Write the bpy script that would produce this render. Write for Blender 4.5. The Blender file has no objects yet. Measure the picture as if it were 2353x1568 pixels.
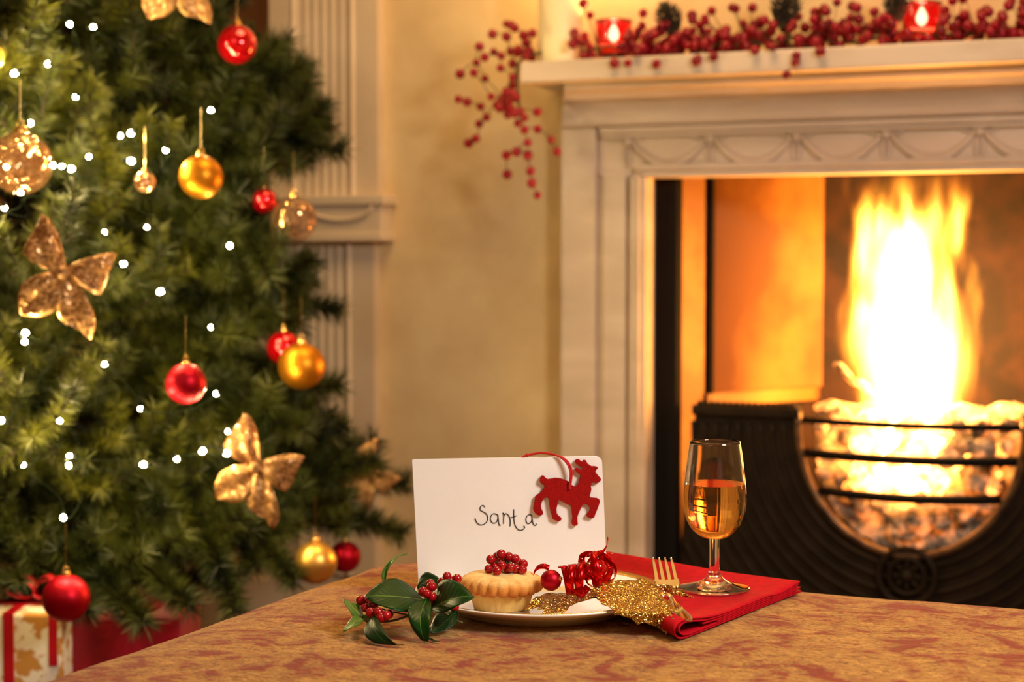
import bpy, bmesh, math, random
import numpy as np
from mathutils import Vector, Matrix, Quaternion, noise
from mathutils.geometry import delaunay_2d_cdt
random.seed(7); rng = np.random.default_rng(7)
S = bpy.context.scene
COL = S.collection
PI = math.pi

# ------------------------------------------------------------------ camera
CAMH = 0.87
FPX = 3800.0
PITCH = math.atan(184 / FPX)
cd = bpy.data.cameras.new('camera'); cam = bpy.data.objects.new('camera', cd); COL.objects.link(cam)
cam.location = (0, 0, CAMH); cam.rotation_euler = (PI/2 - PITCH, 0, 0)
cd.sensor_width = 36; cd.lens = FPX / 2353 * 36
cd.clip_start = 0.05; cd.clip_end = 50
cd.dof.use_dof = True; cd.dof.focus_distance = 1.61; cd.dof.aperture_fstop = 4.5; cd.dof.aperture_blades = 8
S.camera = cam
FW = Vector((0, math.cos(PITCH), -math.sin(PITCH))); UP = Vector((0, math.sin(PITCH), math.cos(PITCH)))
TH = math.radians(22)
# ------------------------------------------------------------------ world, lamps, exposure
w = bpy.data.worlds.new('world'); S.world = w; w.use_nodes = True
w.node_tree.nodes['Background'].inputs[0].default_value = (1.0, 0.72, 0.42, 1); w.node_tree.nodes['Background'].inputs[1].default_value = 0.25
S.view_settings.view_transform = 'Standard'; S.view_settings.look = 'None'
S.view_settings.gamma = 1; S.view_settings.use_curve_mapping = False
S.view_settings.exposure = 0.0
def lamp(name, kind, loc, power, color, size=0.3, target=None, size_y=None):
    l = bpy.data.lights.new(name, kind); l.energy = power; l.color = color
    o = bpy.data.objects.new(name, l); COL.objects.link(o); o.location = loc
    if kind == 'AREA':
        l.size = size
        if size_y: l.shape = 'RECTANGLE'; l.size_y = size_y
        d = Vector(target) - Vector(loc); o.rotation_euler = d.to_track_quat('-Z', 'Y').to_euler()
    else: l.shadow_soft_size = size
    return o
lamp('key_lamp', 'AREA', (0.92, 0.80, 1.50), 22, (1.0, 0.94, 0.86), 0.36, (0.05, 1.65, 0.6))
lamp('fill_lamp', 'AREA', (-0.9, -0.3, 1.9), 5, (1.0, 0.90, 0.76), 0.9, (-0.1, 1.9, 0.7))
lamp('ceiling_lamp', 'AREA', (0.10, 2.2, 2.5), 25, (1.0, 0.64, 0.28), 0.8, (0.15, 2.5, 0.0))

# ------------------------------------------------------------------ helpers
def P(px, py, Y):
    d = FW + Vector((1, 0, 0)) * ((px - 1176.5) / FPX) + UP * ((784 - py) / FPX)
    d = d * (Y / d.y)
    return Vector((d.x, d.y, d.z + CAMH))
def PZ(px, py, z):
    d = FW + Vector((1, 0, 0)) * ((px - 1176.5) / FPX) + UP * ((784 - py) / FPX)
    d = d * ((z - CAMH) / d.z)
    return Vector((d.x, d.y, z))
EX = Vector((math.cos(TH), -math.sin(TH), 0)); EY = Vector((math.sin(TH), math.cos(TH), 0))
WO = P(2090, 600, 2.93); WO.z = 0          # foot of the wall plane under the middle of the grate
def WL(px, py, d=0.0):                      # pixel -> (X, z) on the plane d metres in front of the wall
    D = FW + Vector((1, 0, 0)) * ((px - 1176.5) / FPX) + UP * ((784 - py) / FPX)
    n = EY; t = ((WO - EY * d) - Vector((0, 0, CAMH))).dot(n) / D.dot(n)
    p = Vector((0, 0, CAMH)) + D * t
    return ((p - WO).dot(EX), p.z)
def WP(X, z, d=0.0): return WO + EX * X - EY * d + Vector((0, 0, z))

class MB:
    def __init__(s): s.v = []; s.f = []
    def add(s, v, f):
        n = len(s.v); s.v += [tuple(a) for a in v]; s.f += [tuple(i + n for i in q) for q in f]; return s
    def box(s, x0, x1, y0, y1, z0, z1):
        return s.add([(x0,y0,z0),(x1,y0,z0),(x1,y1,z0),(x0,y1,z0),(x0,y0,z1),(x1,y0,z1),(x1,y1,z1),(x0,y1,z1)],
                     [(0,3,2,1),(4,5,6,7),(0,1,5,4),(1,2,6,5),(2,3,7,6),(3,0,4,7)])
    def tube(s, pts, r, n=8, closed=False, cap=True):
        pts = [Vector(p) for p in pts]; N = len(pts)
        rr = r if isinstance(r, (list, tuple)) else [r] * N
        rings = []; up = None
        for i, p in enumerate(pts):
            if closed: t = pts[(i+1) % N] - pts[i-1]
            else: t = pts[min(i+1, N-1)] - pts[max(i-1, 0)]
            if t.length < 1e-9: t = Vector((0, 0, 1))
            t.normalize()
            if up is None: up = t.orthogonal().normalized()
            up = (up - t * up.dot(t)); up = up.normalized() if up.length > 1e-6 else t.orthogonal().normalized()
            b = t.cross(up)
            rings.append([p + (up * math.cos(2*PI*k/n) + b * math.sin(2*PI*k/n)) * rr[i] for k in range(n)])
        v = [q for R in rings for q in R]; f = []
        for i in range(N if closed else N-1):
            j = (i+1) % N
            for k in range(n): f.append((i*n+k, i*n+(k+1) % n, j*n+(k+1) % n, j*n+k))
        if cap and not closed: f.append(tuple(range(n-1, -1, -1))); f.append(tuple((N-1)*n+k for k in range(n)))
        return s.add(v, f)
    def lathe(s, prof, n=48, loc=(0,0,0), fn=None):
        v = []; f = []; m = len(prof)
        for (r, z) in prof:
            for k in range(n):
                a = 2*PI*k/n; q = (r, z) if fn is None else fn(r, z, a)
                v.append((loc[0]+q[0]*math.cos(a), loc[1]+q[0]*math.sin(a), loc[2]+q[1]))
        for i in range(m-1):
            for k in range(n): f.append((i*n+k, i*n+(k+1) % n, (i+1)*n+(k+1) % n, (i+1)*n+k))
        return s.add(v, f)
    def grid(s, fn, nu, nv):
        v = [fn(i/nu, j/nv) for j in range(nv+1) for i in range(nu+1)]
        f = [(j*(nu+1)+i, j*(nu+1)+i+1, (j+1)*(nu+1)+i+1, (j+1)*(nu+1)+i) for j in range(nv) for i in range(nu)]
        return s.add(v, f)
    def sphere(s, c, r, nu=16, nv=10, sc=(1,1,1)):
        prof = [(max(1e-5, r*math.sin(PI*i/nv)), -r*math.cos(PI*i/nv)) for i in range(nv+1)]
        v = []; f = []
        for (a, z) in prof:
            for k in range(nu): v.append((c[0]+a*sc[0]*math.cos(2*PI*k/nu), c[1]+a*sc[1]*math.sin(2*PI*k/nu), c[2]+z*sc[2]))
        for i in range(nv):
            for k in range(nu): f.append((i*nu+k, i*nu+(k+1) % nu, (i+1)*nu+(k+1) % nu, (i+1)*nu+k))
        return s.add(v, f)
    def prism(s, outline, y0, y1):      # outline in x,z ; extruded along y
        n = len(outline)
        v = [(x, y0, z) for x, z in outline] + [(x, y1, z) for x, z in outline]
        f = [tuple(range(n-1, -1, -1)), tuple(range(n, 2*n))] + [(i, (i+1) % n, n+(i+1) % n, n+i) for i in range(n)]
        return s.add(v, f)
    def mesh(s, name, mat=None, smooth=False, bevel=0):
        me = bpy.data.meshes.new(name); me.from_pydata(s.v, [], s.f); me.update()
        bm = bmesh.new(); bm.from_mesh(me)
        if bevel:
            bmesh.ops.bevel(bm, geom=[e for e in bm.edges if len(e.link_faces) == 2 and e.calc_face_angle(0) > 0.6], offset=bevel, segments=2, affect='EDGES', profile=0.5)
        bmesh.ops.recalc_face_normals(bm, faces=bm.faces); bm.to_mesh(me); bm.free()
        if mat: me.materials.append(mat)
        if smooth:
            me.polygons.foreach_set('use_smooth', [True]*len(me.polygons))
            if smooth == 'auto': me.set_sharp_from_angle(angle=math.radians(40))
        return me
    def build(s, name, mat, parent=None, smooth=False, bevel=0, loc=None):
        return link(name, s.mesh(name, mat, smooth, bevel), parent, loc)
def link(name, me, parent=None, loc=None):
    o = bpy.data.objects.new(name, me); COL.objects.link(o)
    if parent: o.parent = parent
    if loc is not None: o.location = loc
    return o
def thing(name, label, cat, loc=(0,0,0), rz=0.0, group=None):
    o = bpy.data.objects.new(name, None); COL.objects.link(o); o.empty_display_size = 0.05
    o.location = loc; o.rotation_euler = (0, 0, rz); return tag(o, label, cat, group)
def tag(o, label, cat, group=None):
    o['label'] = label; o['category'] = cat
    if group: o['group'] = group
    return o
def struct(o): o['kind'] = 'structure'; return o
def stuff(o): o['kind'] = 'stuff'; return o
def smooth_pts(pts, n=6, closed=False):
    pts = [Vector(p) for p in pts]; N = len(pts); out = []
    for i in range(N if closed else N-1):
        g = (lambda k: pts[k % N]) if closed else (lambda k: pts[max(0, min(N-1, k))])
        a, b, c, d = g(i-1), g(i), g(i+1), g(i+2)
        for k in range(n):
            t = k/n
            out.append(0.5*((2*b)+(c-a)*t+(2*a-5*b+4*c-d)*t*t+(3*b-a-3*c+d)*t**3))
    if not closed: out.append(pts[-1])
    return out

# ------------------------------------------------------------------ materials
def new_mat(name):
    m = bpy.data.materials.new(name); m.use_nodes = True
    nt = m.node_tree; b = nt.nodes['Principled BSDF']; return m, nt, b
def col4(c): return (c[0], c[1], c[2], 1)
def srgb(r, g, b):
    f = lambda c: (c/255/12.92) if c/255 <= .04045 else ((c/255+.055)/1.055)**2.4
    return (f(r), f(g), f(b))
def N(nt, t, **kw):
    n = nt.nodes.new(t)
    for k, v in kw.items():
        if k in n.inputs: n.inputs[k].default_value = v
        else: setattr(n, k, v)
    return n
def basic(name, c, rough=0.5, metal=0.0, c2=None, nscale=20, bump=0.0, bscale=200, detail=4, stretch=(1,1,1), spec=0.5, ramp=(0.4,0.6), **kw):
    m, nt, b = new_mat(name); L = nt.links
    b.inputs['Base Color'].default_value = col4(c); b.inputs['Roughness'].default_value = rough
    b.inputs['Metallic'].default_value = metal; b.inputs['Specular IOR Level'].default_value = spec
    for k, v in kw.items(): b.inputs[k.replace('_', ' ')].default_value = v
    tc = N(nt, 'ShaderNodeTexCoord'); mp = N(nt, 'ShaderNodeMapping'); mp.inputs['Scale'].default_value = stretch
    L.new(tc.outputs['Object'], mp.inputs['Vector'])
    if c2:
        nz = N(nt, 'ShaderNodeTexNoise', Scale=nscale, Detail=detail); L.new(mp.outputs[0], nz.inputs['Vector'])
        r = N(nt, 'ShaderNodeValToRGB'); r.color_ramp.elements[0].position = ramp[0]; r.color_ramp.elements[1].position = ramp[1]
        r.color_ramp.elements[0].color = col4(c); r.color_ramp.elements[1].color = col4(c2)
        L.new(nz.outputs['Fac'], r.inputs[0]); L.new(r.outputs[0], b.inputs['Base Color'])
    if bump:
        nb = N(nt, 'ShaderNodeTexNoise', Scale=bscale, Detail=3.0); L.new(mp.outputs[0], nb.inputs['Vector'])
        bp = N(nt, 'ShaderNodeBump', Strength=bump, Distance=0.002); L.new(nb.outputs['Fac'], bp.inputs['Height']); L.new(bp.outputs[0], b.inputs['Normal'])
    return m
def emis(name, c, s):
    m, nt, b = new_mat(name); nt.nodes.remove(b); e = N(nt, 'ShaderNodeEmission'); e.inputs[0].default_value = col4(c); e.inputs[1].default_value = s
    nt.links.new(e.outputs[0], nt.nodes['Material Output'].inputs[0]); return m
def glitter(name, c, c2, scale=900, rough=0.25, amt=0.9, alpha=None, metal=1.0):
    m, nt, b = new_mat(name); L = nt.links
    tc = N(nt, 'ShaderNodeTexCoord'); vo = N(nt, 'ShaderNodeTexVoronoi', Scale=scale); L.new(tc.outputs['Object'], vo.inputs['Vector'])
    sep = N(nt, 'ShaderNodeSeparateColor'); L.new(vo.outputs['Color'], sep.inputs[0])
    r = N(nt, 'ShaderNodeValToRGB'); r.color_ramp.elements[0].color = col4(c); r.color_ramp.elements[1].color = col4(c2)
    L.new(sep.outputs[0], r.inputs[0]); L.new(r.outputs[0], b.inputs['Base Color'])
    sub = N(nt, 'ShaderNodeVectorMath', operation='SUBTRACT'); sub.inputs[1].default_value = (.5,.5,.5); L.new(vo.outputs['Color'], sub.inputs[0])
    sc = N(nt, 'ShaderNodeVectorMath', operation='SCALE'); sc.inputs['Scale'].default_value = amt; L.new(sub.outputs[0], sc.inputs[0])
    g = N(nt, 'ShaderNodeNewGeometry'); ad = N(nt, 'ShaderNodeVectorMath', operation='ADD'); L.new(g.outputs['Normal'], ad.inputs[0]); L.new(sc.outputs[0], ad.inputs[1])
    nm = N(nt, 'ShaderNodeVectorMath', operation='NORMALIZE'); L.new(ad.outputs[0], nm.inputs[0]); L.new(nm.outputs[0], b.inputs['Normal'])
    b.inputs['Metallic'].default_value = metal; b.inputs['Roughness'].default_value = rough
    if alpha is not None: b.inputs['Alpha'].default_value = alpha
    return m
def glass(name, c, rough=0.0, ior=1.5):
    m, nt, b = new_mat(name); b.inputs['Base Color'].default_value = col4(c); b.inputs['Roughness'].default_value = rough
    b.inputs['IOR'].default_value = ior; b.inputs['Transmission Weight'].default_value = 1.0; return m

M = {}
# mottled cream plaster wall
def wall_mat():
    m, nt, b = new_mat('plaster'); L = nt.links
    tc = N(nt, 'ShaderNodeTexCoord')
    n1 = N(nt, 'ShaderNodeTexNoise', Scale=4.0, Detail=6.0, Roughness=.6); L.new(tc.outputs['Object'], n1.inputs['Vector'])
    r = N(nt, 'ShaderNodeValToRGB'); e = r.color_ramp.elements; e[0].position = .35; e[1].position = .62
    e[0].color = col4(srgb(204,174,124)); e[1].color = col4(srgb(224,199,148))
    L.new(n1.outputs['Fac'], r.inputs[0]); L.new(r.outputs[0], b.inputs['Base Color']); b.inputs['Roughness'].default_value = .85
    bp = N(nt, 'ShaderNodeBump', Strength=.2, Distance=.01); L.new(n1.outputs['Fac'], bp.inputs['Height']); L.new(bp.outputs[0], b.inputs['Normal'])
    return m
M['wall'] = wall_mat()
M['niche'] = basic('niche_brown', srgb(176,128,92), .8, c2=srgb(160,112,78), nscale=6)  # mottled brown for the niche lining, darker than the wall colour
M['paint'] = basic('white_paint', srgb(212,192,170), .45, c2=srgb(196,176,152), nscale=9, stretch=(.5,1,1.5), bump=.15, bscale=60, detail=6)
M['casing'] = basic('casing_paint', srgb(220,198,164), .6, c2=srgb(206,182,146), nscale=5)
M['floor'] = basic('wood_floor', srgb(110,66,34), .5, c2=srgb(80,46,24), nscale=6, stretch=(.3,4,1))
M['ceil'] = basic('ceiling_paint', srgb(235,225,205), .9)
M['iron'] = basic('cast_iron', (.013,.0072,.0030), .5, c2=(.020,.011,.005), nscale=30, bump=.3, bscale=300, spec=.14)
M['iron_dark'] = basic('black_iron', (.003,.0018,.0012), .7, spec=.15)
M['rim'] = basic('worn_iron_rim', srgb(120,92,62), .35, .6, c2=srgb(80,58,40), nscale=40)
M['candle'] = basic('cream_wax', srgb(240,226,180), .45, Subsurface_Weight=.3)
M['red_glass'] = glass('red_glass', (.95,.10,.12), .08)
M['berry'] = basic('red_berry', srgb(128,4,14), .22, c2=srgb(168,8,20), nscale=60, Coat_Weight=.12, spec=.4)
M['berry_dark'] = basic('deep_red_berry', srgb(112,2,14), .25, c2=srgb(146,6,26), nscale=30, spec=.35)
M['stem'] = basic('brown_stem', srgb(74,52,26), .7, c2=srgb(96,84,36), nscale=60)
M['cone'] = basic('dark_pine_cone', srgb(46,34,20), .8, c2=srgb(70,58,30), nscale=40)
M['bark'] = basic('bark', srgb(52,38,22), .9, c2=srgb(34,24,14), nscale=40, bump=.5)
M['card'] = basic('white_card', srgb(246,243,236), .6, c2=srgb(243,238,230), nscale=8, bump=.05, bscale=900)
M['ink'] = basic('black_ink', (.008,.008,.01), .6)
M['felt'] = basic('red_felt', srgb(186,16,8), .95, c2=srgb(150,12,8), nscale=500, bump=.8, bscale=1500, Sheen_Weight=.1, spec=.1, ramp=(.3,.7))
M['cord'] = basic('red_cord', srgb(186,14,12), .7)
M['porcelain'] = basic('white_porcelain', srgb(244,238,228), .12, Coat_Weight=.5)
M['gilt'] = basic('gilt_band', srgb(226,180,80), .25, .9, c2=srgb(200,150,60), nscale=300, bump=.4, bscale=800)
M['foil'] = basic('red_foil', srgb(205,10,12), .18, .85)
M['red_satin'] = basic('red_satin', srgb(168,0,26), .42, .8)
M['red_shiny'] = basic('red_shiny', srgb(215,8,24), .10, .7, Coat_Weight=.8)
M['gold_satin'] = basic('gold_satin', srgb(206,136,26), .42, .9, c2=srgb(194,126,24), nscale=10)
M['pale_gold'] = basic('pale_gold_satin', srgb(220,172,84), .36, .9)
M['cap'] = basic('gold_cap', srgb(226,180,100), .25, 1.0)
M['clear'] = glitter('clear_crackle', srgb(176,116,66), srgb(236,196,150), 150, .10, .45, .5, .8)
M['leaf_gold'] = glitter('gold_glitter', srgb(130,88,20), srgb(250,208,112), 1300, .28, 1.6)
M['bow_gold'] = glitter('gold_mesh_ribbon', srgb(140,92,48), srgb(224,174,110), 210, .3, .7, .80, .35)
M['steel'] = basic('polished_steel', srgb(214,206,186), .12, 1.0)
M['glass'] = glass('clear_glass', (1,1,1))
M['wine'] = glass('amber_wine', (1.0,.52,.10), 0, 1.34)
M['napkin'] = basic('red_linen', srgb(184,0,24), .85, c2=srgb(168,0,22), nscale=120, bump=.25, bscale=1400, spec=.15)
M['gift_red'] = basic('red_wrapping', srgb(150,0,34), .45, c2=srgb(136,0,30), nscale=6)
M['gift_ribbon'] = basic('red_ribbon', srgb(176,6,26), .4)
M['gift_cream'] = basic('cream_gold_wrapping', srgb(232,222,200), .6, c2=srgb(190,134,60), nscale=48, ramp=(.52,.60), detail=2)
M['wire'] = basic('dark_wire', (.003,.006,.002), .8, spec=.1)
M['bulb'] = emis('bulb_glow', (1.0,.76,.34), 1300)
M['cflame'] = emis('candle_flame', (1.0,.62,.22), 60)
M['vflame'] = emis('votive_flame', (1.0,.66,.30), 320)
# mince pie pastry
def pastry(name, c, c2, c3, z0, z1, fl=False):
    m, nt, b = new_mat(name); L = nt.links
    tc = N(nt, 'ShaderNodeTexCoord'); n1 = N(nt, 'ShaderNodeTexNoise', Scale=90.0, Detail=6.0, Roughness=.7)
    mp = N(nt, 'ShaderNodeMapping'); mp.inputs['Scale'].default_value = (1,1,.25) if fl else (1,1,1)
    L.new(tc.outputs['Object'], mp.inputs['Vector']); L.new(mp.outputs[0], n1.inputs['Vector'])
    sp = N(nt, 'ShaderNodeSeparateXYZ'); L.new(tc.outputs['Object'], sp.inputs[0])
    mr = N(nt, 'ShaderNodeMapRange'); mr.inputs['From Min'].default_value = z0; mr.inputs['From Max'].default_value = z1; L.new(sp.outputs['Z'], mr.inputs['Value'])
    ad = N(nt, 'ShaderNodeMath', operation='MULTIPLY_ADD'); ad.inputs[1].default_value = .9; L.new(n1.outputs['Fac'], ad.inputs[0])
    sb = N(nt, 'ShaderNodeMath', operation='SUBTRACT'); sb.inputs[1].default_value = .45; L.new(mr.outputs[0], sb.inputs[0]); L.new(sb.outputs[0], ad.inputs[2])
    r = N(nt, 'ShaderNodeValToRGB'); e = r.color_ramp.elements; e[0].color = col4(c); e[1].color = col4(c3); k = e.new(.5); k.color = col4(c2)
    L.new(ad.outputs[0], r.inputs[0]); L.new(r.outputs[0], b.inputs['Base Color']); b.inputs['Roughness'].default_value = .8; b.inputs['Specular IOR Level'].default_value = .25
    n2 = N(nt, 'ShaderNodeTexNoise', Scale=420.0, Detail=4.0); L.new(mp.outputs[0], n2.inputs['Vector'])
    bp = N(nt, 'ShaderNodeBump', Strength=.6, Distance=.0012); L.new(n2.outputs['Fac'], bp.inputs['Height']); L.new(bp.outputs[0], b.inputs['Normal'])
    return m
M['pie_lid'] = pastry('baked_lid', srgb(168,90,30), srgb(206,138,60), srgb(236,206,138), .017, .036)
M['pie_case'] = pastry('baked_case', srgb(222,184,112), srgb(214,170,92), srgb(190,134,62), .0, .022, True)
# leaf green with pale midrib (u runs across the leaf in the uv map)
def leaf_mat(name, dark, light, rib):
    m, nt, b = new_mat(name); L = nt.links
    uv = N(nt, 'ShaderNodeUVMap'); sp = N(nt, 'ShaderNodeSeparateXYZ'); L.new(uv.outputs[0], sp.inputs[0])
    a = N(nt, 'ShaderNodeMath', operation='ABSOLUTE'); s = N(nt, 'ShaderNodeMath', operation='SUBTRACT'); s.inputs[1].default_value = .5; L.new(sp.outputs['X'], s.inputs[0]); L.new(s.outputs[0], a.inputs[0])
    r = N(nt, 'ShaderNodeValToRGB'); e = r.color_ramp.elements; e[0].position = .008; e[1].position = .022; e[0].color = (1,1,1,1); e[1].color = (0,0,0,1)
    L.new(a.outputs[0], r.inputs[0])
    # side veins: slanted bands
    t = N(nt, 'ShaderNodeMath', operation='MULTIPLY_ADD'); t.inputs[1].default_value = -0.8; L.new(a.outputs[0], t.inputs[0]); L.new(sp.outputs['Y'], t.inputs[2])
    w1 = N(nt, 'ShaderNodeMath', operation='MULTIPLY'); w1.inputs[1].default_value = 55; L.new(t.outputs[0], w1.inputs[0])
    sn = N(nt, 'ShaderNodeMath', operation='SINE'); L.new(w1.outputs[0], sn.inputs[0])
    bp = N(nt, 'ShaderNodeBump', Strength=.10, Distance=.0005); L.new(sn.outputs[0], bp.inputs['Height']); L.new(bp.outputs[0], b.inputs['Normal'])
    nz = N(nt, 'ShaderNodeTexNoise', Scale=60.0); tc = N(nt, 'ShaderNodeTexCoord'); L.new(tc.outputs['Object'], nz.inputs['Vector'])
    mx = N(nt, 'ShaderNodeMix', data_type='RGBA'); mx.inputs[6].default_value = col4(dark); mx.inputs[7].default_value = col4(light); L.new(nz.outputs['Fac'], mx.inputs[0])
    m2 = N(nt, 'ShaderNodeMix', data_type='RGBA'); m2.inputs[7].default_value = col4(rib); L.new(mx.outputs[2], m2.inputs[6]); L.new(r.outputs[0], m2.inputs[0])
    L.new(m2.outputs[2], b.inputs['Base Color']); b.inputs['Roughness'].default_value = .33; b.inputs['Specular IOR Level'].default_value = .16
    return m
M['leaf'] = leaf_mat('glossy_leaf', srgb(6,40,6), srgb(14,60,9), srgb(80,116,40))
M['leaf_pale'] = leaf_mat('pale_leaf', srgb(62,92,30), srgb(90,116,44), srgb(140,150,80))
M['leaf_dark'] = leaf_mat('dark_leaf', srgb(10,36,12), srgb(22,50,18), srgb(60,84,36))
# needles: greens varied along the tree
M['needle'] = basic('fir_needle', srgb(36,44,8), .45, c2=srgb(98,98,22), nscale=14, detail=5, ramp=(.35,.68), spec=.4)
M['needle_dark'] = basic('fir_needle_deep', srgb(26,34,9), .5, c2=srgb(66,70,18), nscale=14, detail=5, ramp=(.35,.68), spec=.3)
# ottoman fabric
def fabric():
    m, nt, b = new_mat('chenille_damask'); L = nt.links
    tc = N(nt, 'ShaderNodeTexCoord')
    def mapped(sc, rot=0.0):
        mp = N(nt, 'ShaderNodeMapping'); mp.inputs['Scale'].default_value = sc; mp.inputs['Rotation'].default_value = (0, 0, rot); L.new(tc.outputs['Object'], mp.inputs['Vector']); return mp.outputs[0]
    def ramp(src, lo, hi, c0=(0,0,0,1), c1=(1,1,1,1)):
        r = N(nt, 'ShaderNodeValToRGB'); e = r.color_ramp.elements; e[0].position = lo; e[1].position = hi; e[0].color = c0; e[1].color = c1; L.new(src, r.inputs[0]); return r.outputs[0]
    def mth(op, a, b_):
        n = N(nt, 'ShaderNodeMath', operation=op)
        for i, q in enumerate((a, b_)):
            if isinstance(q, (int, float)): n.inputs[i].default_value = q
            else: L.new(q, n.inputs[i])
        return n.outputs[0]
    def mix(fac, a, b_, kind='MIX'):
        x = N(nt, 'ShaderNodeMix', data_type='RGBA', blend_type=kind)
        for i, q in ((0, fac), (6, a), (7, b_)):
            if isinstance(q, (int, float)): x.inputs[i].default_value = q
            elif isinstance(q, tuple): x.inputs[i].default_value = col4(q)
            else: L.new(q, x.inputs[i])
        return x.outputs[2]
    n1 = N(nt, 'ShaderNodeTexNoise', Scale=11.0, Detail=3.0, Roughness=.5, Distortion=2.2); L.new(mapped((1, 1.3, 1), .5), n1.inputs['Vector'])
    n5 = N(nt, 'ShaderNodeTexNoise', Scale=26.0, Detail=3.0, Roughness=.6, Distortion=1.5); L.new(mapped((1, 1.2, 1), 1.1), n5.inputs['Vector'])
    weave = mapped((.55, 1.1, 1), TH + .12)
    n2 = N(nt, 'ShaderNodeTexNoise', Scale=420.0, Detail=3.0, Roughness=.7); L.new(weave, n2.inputs['Vector'])
    n3 = N(nt, 'ShaderNodeTexNoise', Scale=130.0, Detail=5.0, Roughness=.7); L.new(weave, n3.inputs['Vector'])
    # motif = blobs whose outline is frayed by the streaky pile
    fray = mth('ADD', mth('MULTIPLY', mth('SUBTRACT', n3.outputs['Fac'], .5), .80), mth('MULTIPLY', mth('SUBTRACT', n2.outputs['Fac'], .5), .45))
    motif = ramp(mth('ADD', n1.outputs['Fac'], fray), .53, .62)
    line = mth('ABSOLUTE', mth('SUBTRACT', n5.outputs['Fac'], .5), 0)
    vein = ramp(mth('ADD', line, mth('MULTIPLY', fray, .16)), .004, .024, (1,1,1,1), (0,0,0,1))
    base = mix(ramp(n3.outputs['Fac'], .32, .66), srgb(156,104,34), srgb(210,158,74))
    c = mix(mth('MULTIPLY', vein, .6), base, srgb(140,70,20))
    c = mix(mth('MULTIPLY', motif, .9), c, srgb(140,36,8))
    c = mix(.75, c, ramp(n2.outputs['Fac'], .36, .60, (.38,.30,.24,1)), 'MULTIPLY')
    L.new(c, b.inputs['Base Color'])
    b.inputs['Roughness'].default_value = .92; b.inputs['Specular IOR Level'].default_value = .1; b.inputs['Sheen Weight'].default_value = .12
    bp = N(nt, 'ShaderNodeBump', Strength=1.0, Distance=.0022); L.new(n2.outputs['Fac'], bp.inputs['Height'])
    bp3 = N(nt, 'ShaderNodeBump', Strength=.8, Distance=.003); L.new(n3.outputs['Fac'], bp3.inputs['Height']); L.new(bp.outputs[0], bp3.inputs['Normal'])
    bp2 = N(nt, 'ShaderNodeBump', Strength=.5, Distance=.005); L.new(n1.outputs['Fac'], bp2.inputs['Height']); L.new(bp3.outputs[0], bp2.inputs['Normal']); L.new(bp2.outputs[0], b.inputs['Normal'])
    return m
M['fabric'] = fabric()
# firebox panel: fine vertical reeding, sooty
def reeded():
    m, nt, b = new_mat('reeded_firebox'); L = nt.links
    tc = N(nt, 'ShaderNodeTexCoord'); n1 = N(nt, 'ShaderNodeTexNoise', Scale=5.0, Detail=5.0); L.new(tc.outputs['Object'], n1.inputs['Vector'])
    r = N(nt, 'ShaderNodeValToRGB'); e = r.color_ramp.elements; e[0].position = .4; e[1].position = .6
    e[0].color = col4(srgb(140,90,36)); e[1].color = col4(srgb(188,130,58))
    L.new(n1.outputs['Fac'], r.inputs[0]); L.new(r.outputs[0], b.inputs['Base Color']); b.inputs['Roughness'].default_value = .6
    return m
M['reed'] = reeded()
M['soot'] = basic('sooty_brick', srgb(60,34,20), .8, c2=srgb(34,20,12), nscale=14, bump=.6, bscale=60)
# embers
def ember(name, s, lo=.5, hi=.66):
    m, nt, b = new_mat(name); L = nt.links
    tc = N(nt, 'ShaderNodeTexCoord'); n1 = N(nt, 'ShaderNodeTexNoise', Scale=22.0, Detail=6.0, Roughness=.7); 
    g = N(nt, 'ShaderNodeNewGeometry'); L.new(g.outputs['Position'], n1.inputs['Vector'])
    r = N(nt, 'ShaderNodeValToRGB'); e = r.color_ramp.elements; e[0].position = lo; e[1].position = hi; e[0].color = (0,0,0,1); e[1].color = (1,.42,.10,1)
    k = e.new((lo+hi)/2); k.color = (.55,.12,.015,1)
    L.new(n1.outputs['Fac'], r.inputs[0]); L.new(r.outputs[0], b.inputs['Emission Color']); b.inputs['Emission Strength'].default_value = s
    r2 = N(nt, 'ShaderNodeValToRGB'); e = r2.color_ramp.elements; e[0].position = .35; e[1].position = .6; e[0].color = col4(srgb(50,38,32)); e[1].color = col4(srgb(214,190,160))
    L.new(n1.outputs['Fac'], r2.inputs[0]); L.new(r2.outputs[0], b.inputs['Base Color']); b.inputs['Roughness'].default_value = .9
    return m
M['ember'] = ember('glowing_ember', 5.5, .44, .62)
M['hot'] = ember('white_hot_ember', 12, .32, .56)
M['ash'] = ember('ashy_ember', 1.4, .50, .72)

# ------------------------------------------------------------------ room shell (wall frame: x along the wall, y inward, z up)
def wframe(o): o.location = WO; o.rotation_euler = (0, 0, -TH); return o
XL, XR, ZC, YF = -3.0, 1.7, 2.75, -4.1
shelf_l = WL(1195, 150, .20)[0]
pil_l = WL(620, 300, .03)[0]; pil_r = WL(868, 300, .03)[0]; sill_top = WL(800, 452, .06)[1]; sill_bot = WL(800, 550, .06)[1]
op_l, op_t = WL(1488, 408, .05); op_r = -op_l; op_b = 0.0
nl, nr = pil_l - 1.05, pil_l + .02
mb = MB()
xs = [XL, nl, nr, op_l-.03, op_r+.03, XR]; zs = [0, sill_top, op_t+.04, ZC]
for i in range(5):
    for j in range(3):
        if i == 1 and j >= 1: continue
        if i == 3 and j <= 1: continue
        mb.box(xs[i], xs[i+1], 0, .12, zs[j], zs[j+1])
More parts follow.
